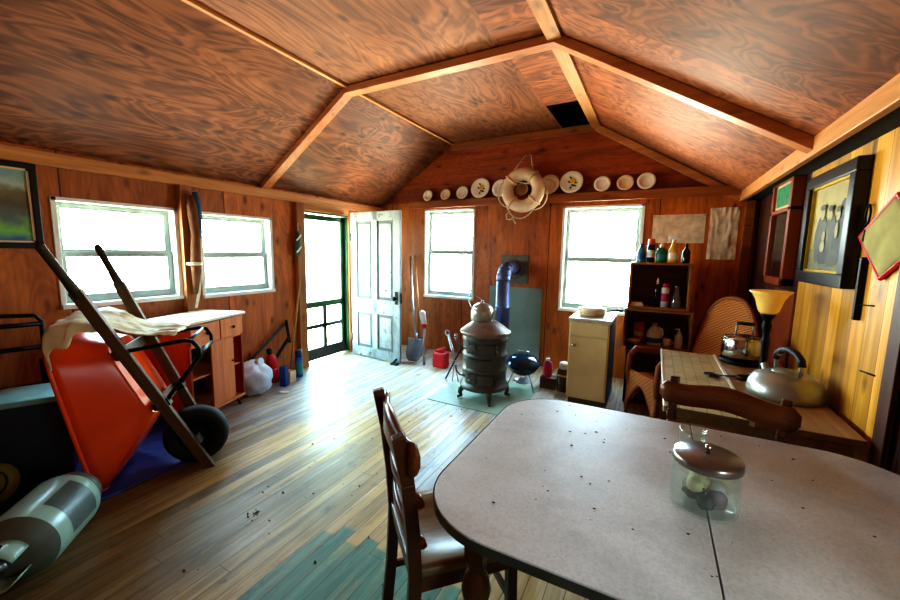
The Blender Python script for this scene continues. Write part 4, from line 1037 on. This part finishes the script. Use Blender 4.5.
t = thing('hanging_sheath', 'dark green sheath with white stripes hanging on the door post', 'sheath', (XL+.085, 3.26, 1.40))
MB().tube([(0, 0, 0), (0, 0, .05), (0, .01, .15), (0, .01, .26), (0, .015, .30)], [.02, .034, .036, .03, .012], 12, flat=.6).build('sheath_body', 'green_paint', t)
for z in (.05, .19): MB().tube([(.022, -.03, z), (.026, 0, z+.03), (.022, .035, z+.07)], .009, 6).build('stripe', 'white_plastic', t)
MB().tube([(0, .015, .29), (-.01, .02, .4)], .004, 6).build('cord', 'rope', t)

# corner left of the door
t = thing('rubbish_bag', 'full white and blue plastic bag on the floor behind the dresser', 'bag', (-3.57, 2.455, 0))
MB().ball((0, 0, .165), (.19, .18, .175), 28, 18, lambda d: 1+.22*noise.noise(d*2.3+V((3, 1, 5)))+.1*noise.noise(d*6)).build('bag_body', 'bag', t)
MB().tube([(0, .02, .29), (.03, .03, .33), (.08, .04, .345)], [.045, .03, .04], 8).build('knotted_neck', 'bag', t)
mb = MB()
for p in ((.155, -.10, .20), (.175, -.06, .17), (.17, -.11, .16), (.13, -.13, .26)): mb.ball(p, (.012, .02, .016), 8, 5)
t = thing('squeeze_bottle', 'red bottle with black top tilted behind the white bag', 'bottle', (-3.70, 2.79, 0))
MB().at(TM((0, 0, .17), x=R(18), y=R(10))).lathe([(.05, 0), (.056, .02), (.056, .12), (.03, .17), (.018, .19)], 18).build('bottle_body', 'red_plastic', t)
MB().at(TM((0, 0, .17), x=R(18), y=R(10))).lathe([(.022, .185), (.03, .2), (.03, .235), (.016, .25), (0, .252)], 14).build('cap', 'black_plastic', t)
MB().box(-.05, .05, -.05, .05, 0, .17).build('lower_body', 'red_plastic', t, bev=.02)
tag(MB().box(-.035, .035, -.03, .03, 0, .22).build('carton', 'navy', None, loc=(-3.495, 2.765, 0), rz=.3, bev=.003), 'narrow dark blue carton on the floor beside the white bag', 'box')
tag(MB().box(-.05, .05, -.05, .05, 0, .13).build('carton', 'porcelain_pink', None, loc=(-3.555, 2.885, 0), rz=.2, bev=.003), 'small pink cream carton on the floor near the door post', 'box')
bottle('spray_can', 'blue spray can standing against the door post', (-3.61, 3.065, 0), [(.042, 0), (.044, .22), (.034, .24)], 'blue_plastic', [(.038, .24), (.038, .31), (.03, .32), (0, .322)], 'navy', (.04, .2), 'teal', 'can')
t = thing('broom_handle', 'thin pale stick leaning on the wall left of the door', 'stick', (-3.64, 2.955, 0))
MB().tube([(0, 0, .011), (-.08, .165, .56), (-.16, .33, 1.12)], .011, 8).build('stick', 'twig', t)
t = thing('folding_bracket', 'dark metal folding tool leaning in the corner left of the door', 'tool', (-3.82, 2.93, -.085))
MB().bar((-.0, -.42, .30), (.0, .14, .70), .012, .03).build('long_bar', 'stone_grey', t)
MB().bar((.02, -.08, .26), (.02, .16, .52), .014, .034).build('short_bar', 'black_metal', t)
MB().bar((.01, .14, .74), (.015, .18, .46), .014, .03).build('upright_bar', 'black_metal', t)
tag(MB().box(-.05, .05, -.02, .02, 0, .012).build('paper_scrap', 'white_plastic', None, loc=(-3.32, 2.62, .001), rz=.5), 'white paper scrap on the floor in front of the bag', 'scrap')

# garden tools beside the white door
t = thing('shovel', 'shovel with pale grey handle leaning on the back wall behind the door', 'shovel', (-2.80, 4.33, 0))
MB().tube([(0, 0, .3), (-.20, .22, .75), (-.46, .55, 1.40)], .016, 10).build('handle', 'steel', t)
def blade(u, v):
    a = (u-.5)*2; w_ = .125*(1-.0*v) if v < .6 else .125*math.sqrt(max(.0, 1-((v-.6)/.4)**2*.8))
    return (a*w_, -.035*(1-v)*0+.03*(1-a*a)-.09*v+.0, .30-v*.29+.02*abs(a)*(v < .1))
mb = MB(); mb.grid(10, 10, blade); mb.build('blade', 'steel', t, solid=.004)
MB().tube([(0, .02, .22), (0, .01, .30), (-.015, .03, .38)], [.018, .02, .019], 10).build('socket', 'steel', t)
t = thing('rake_handle', 'reddish wooden tool handle leaning beside the shovel', 'tool', (-2.86, 4.52, 0))
MB().tube([(-.05, .06, .02), (-.17, .22, .7), (-.36, .42, 1.42)], .014, 10).build('handle', 'lumber_z', t)
MB().box(-.1, .0, .04, .07, 0, .025).build('tool_head', 'stone_grey', t, bev=.003)
t = thing('snow_brush', 'upright pole with white head and red band beside the shovel', 'tool', (-2.60, 4.22, 0))
MB().tube([(0, 0, .0), (-.05, .08, .50)], .018, 10).build('pole', 'steel', t)
MB().tube([(-.048, .075, .48), (-.055, .085, .53)], .034, 12).build('band', 'red_plastic', t)
MB().tube([(-.054, .085, .525), (-.065, .085, .58), (-.085, .09, .64), (-.09, .09, .69), (-.085, .09, .705)], [.034, .036, .042, .04, .02], 12).build('head', 'white_plastic', t)
t = thing('fuel_can', 'red plastic fuel can on the floor against the back wall', 'can', (-2.375, 4.27, 0))
mb = MB(); mb.prism(rrect(-.095, .095, -.075, .075, .035), 0, .20); mb.build('can_body', 'red_plastic', t, bev=.02)
MB().bar((-.065, 0, .195), (.06, 0, .245), .07, .05).build('can_handle', 'red_plastic', t, bev=.012)
MB().lathe([(.024, .18), (.024, .225), (0, .228)], 14, (-.06, 0, 0)).build('cap', 'black_plastic', t)
t = thing('door_wedge', 'dark metal doorstop at the foot of the white door', 'doorstop', (-2.93, 4.02, 0))
MB().box(-.05, .05, -.03, .03, 0, .03).bar((-.02, 0, .03), (.03, .0, .08), .05, .02).build('wedge', 'stone_grey', t, bev=.004)
t = thing('fire_poker', 'black fire poker with hooked grip leaning against the left side of the stove', 'fire tool', (-2.08, 3.86, 0.008))
MB().tube([(0, 0, .0), (.16, -.06, .28), (.335, -.12, .58)], .010, 8).build('rod', 'black_metal', t)
MB().tube([(.335, -.12, .58)]+arc(8, lambda u: (.335-.035+.035*math.cos(u*PI), -.12, .59+.06*math.sin(u*PI))), .009, 8).build('hooked_grip', 'black_metal', t)
t = thing('fire_tongs', 'thin steel fire tongs crossing the black poker left of the stove', 'fire tool', (-1.93, 3.84, 0.006))
MB().tube([(.03, 0, .0), (-.06, .02, .3), (-.13, .03, .52)], .007, 8).build('arm', 'steel', t)
MB().tube([(-.05, 0, .0), (-.03, .02, .3), (-.12, .03, .53)], .007, 8).build('arm', 'steel', t)
MB().tube([(-.14+.03*math.cos(k*PI/5), .03, .55+.03*math.sin(k*PI/5)) for k in range(10)], .006, 6, closed=True).build('loop', 'steel', t)

# ------------------------------------------------------------------ clutter at the left edge
t = thing('folding_chair', 'black tubular folding chair standing at the left edge behind the wheelbarrow', 'chair', (-3.73, .80, 0), R(78))
MB().tube([(-.2, .0, .0), (-.2, .02, .6), (-.2, .05, .97), (-.17, .055, 1.01), (.0, .06, 1.02), (.17, .055, 1.01), (.2, .05, .97), (.2, .02, .6), (.2, 0, 0)], .014, 8).build('back_frame', 'black_metal', t)
MB().tube([(-.18, -.05, .0), (-.18, -.02, .35), (-.18, .06, .7)], .012, 8).build('leg', 'black_metal', t)
MB().tube([(.18, -.05, .0), (.18, -.02, .35), (.18, .06, .7)], .012, 8).build('leg', 'black_metal', t)
MB().box(-.17, .17, -.05, -.025, .22, .56).build('seat', 'black_plastic', t, bev=.006)
for zb in (.95, .79): MB().tube([(-.2, .05*zb, zb), (.2, .05*zb, zb)], .016, 8).build('back_bar', 'black_metal', t)
t = thing('storage_bin', 'tall charcoal plastic bin with mint lid beside the wheelbarrow', 'bin', (-3.455, .86, 0), R(-25))
mb = MB(); a, b = rrect(-.14, .14, -.16, .16, .05), rrect(-.165, .165, -.185, .185, .06)
va = [mb.v((x, y, 0)) for x, y in a]; vb = [mb.v((x, y, .52)) for x, y in b]; mb.f(va[::-1]); mb.f(vb)
for i in range(len(a)): mb.f([va[i], va[(i+1) % len(a)], vb[(i+1) % len(a)], vb[i]])
mb.build('bin_body', 'bin_plastic', t, bev=.005)
MB().prism(rrect(-.18, .18, -.20, .20, .065), .521, .56).build('lid', 'mint', t, bev=.01)
mb = MB(); mb.grid(40, 34, lambda u, v: (-3.75+.98*u, .42+1.2*v, .003+.022*max(0, noise.noise(V((u*5, v*6, 3))))+.02*abs(noise.noise(V((u*14, v*13, 5))))))
tag(mb.build('blue_tarp', 'tyre_blue', None, solid=.003), 'crumpled blue tarp spread on the floor under the wheelbarrow', 'tarp')
t = thing('straw_hat', 'olive yellow round brimmed hat propped against the dark bin at the left edge', 'hat', mtx=TM((-3.25, .60, .125), y=R(62), z=R(-35)))
MB().lathe([(.115, .0), (.118, .008), (.08, .025), (.074, .03), (.068, .075), (.045, .10), (0, .105)], 28).build('hat_body', 'olive', t)
MB().lathe([(.0745, .031), (.072, .05)], 28, cap=False).build('hat_band', 'leaf', t, solid=.004)

# crumbs and leaves swept over the boards
rng = random.Random(3); mb = MB()
for k in range(90):
    if k < 14: x, y = -1.9+rng.gauss(0, .02), 1.28+rng.gauss(0, .02)
    else: x, y = -2.4+2.0*rng.random(), .7+2.6*rng.random()
    r = .002+.0045*rng.random()**2; mb.ball((x, y, r*.6), (r*(1+rng.random()), r, r*.6), 6, 4)
tag(mb.build('floor_crumbs', 'debris', None), 'dark crumbs and dry leaf bits scattered over the floor boards', 'crumbs', kind='stuff')
mb = MB()
for k in range(46):
    x, y = -.5+1.25*rng.random(), .9+1.0*rng.random()
    if (x-.18)**2+(y-1.4)**2 < .05: continue
    r = .0015+.003*rng.random()**2; mb.ball((x, y, .7506+r*.5), (r*(1+rng.random()), r, r*.5), 6, 4)
tag(mb.build('table_crumbs', 'debris', None), 'small dark crumbs scattered on the grey table top', 'crumbs', kind='stuff')
# ------------------------------------------------------------------ light and camera
w = bpy.data.worlds.new('sky'); bpy.context.scene.world = w; w.use_nodes = True
nt = w.node_tree; bg = nt.nodes['Background']; bg.inputs[1].default_value = 25.0
tc = nt.nodes.new('ShaderNodeTexCoord'); sx_ = nt.nodes.new('ShaderNodeSeparateXYZ'); rp = nt.nodes.new('ShaderNodeValToRGB')
mr = nt.nodes.new('ShaderNodeMapRange'); mr.inputs[1].default_value = -1; mr.inputs[2].default_value = 1
nt.links.new(tc.outputs['Generated'], sx_.inputs[0]); nt.links.new(sx_.outputs[2], mr.inputs[0]); nt.links.new(mr.outputs[0], rp.inputs[0]); nt.links.new(rp.outputs[0], bg.inputs[0])
e = rp.color_ramp.elements; e[0].position = .42; e[0].color = (1, .95, .80, 1); e[1].position = .62; e[1].color = (.50, .77, 1, 1); e.new(.5).color = (.94, 1, .96, 1)
def portal(name, loc, rot, sx, sy):
    l = bpy.data.lights.new(name, 'AREA'); l.shape = 'RECTANGLE'; l.size = sx; l.size_y = sy; l.cycles.is_portal = True
    o = bpy.data.objects.new(name, l); C.objects.link(o); o.location = loc; o.rotation_euler = rot
for i, h in enumerate((W1, W2, D1)): portal('portal_left', (XL-.13, (h[0]+h[1])/2, (h[2]+h[3])/2), (0, R(-90), 0), h[3]-h[2], h[1]-h[0])
for h in (W3, W4): portal('portal_back', ((h[0]+h[1])/2, YB+.13, (h[2]+h[3])/2), (R(-90), 0, 0), h[1]-h[0], h[3]-h[2])
portal('portal_right', (XR+.13, (W_FILL[0]+W_FILL[1])/2, (W_FILL[2]+W_FILL[3])/2), (0, R(90), 0), W_FILL[3]-W_FILL[2], W_FILL[1]-W_FILL[0])
psi, th, ro, fpx = .486, .126, .017, 386.19
f0 = V((-math.sin(psi)*math.cos(th), math.cos(psi)*math.cos(th), -math.sin(th))); r0 = V((math.cos(psi), math.sin(psi), 0)); u0 = r0.cross(f0)
r1 = r0*math.cos(ro)+u0*math.sin(ro); u1 = -r0*math.sin(ro)+u0*math.cos(ro)
cam = bpy.data.cameras.new('camera'); cam.sensor_width = 36; cam.lens = fpx/900*36; cam.clip_start = .05
co = bpy.data.objects.new('camera', cam); C.objects.link(co)
co.matrix_world = Matrix(((r1.x, u1.x, -f0.x, 0), (r1.y, u1.y, -f0.y, 0), (r1.z, u1.z, -f0.z, 1.496), (0, 0, 0, 1)))
sc = bpy.context.scene; sc.camera = co
sc.view_settings.view_transform = 'Standard'; sc.view_settings.look = 'High Contrast'; sc.view_settings.exposure = 0.45
sc.cycles.max_bounces = 8; sc.cycles.diffuse_bounces = 5; sc.cycles.transparent_max_bounces = 16
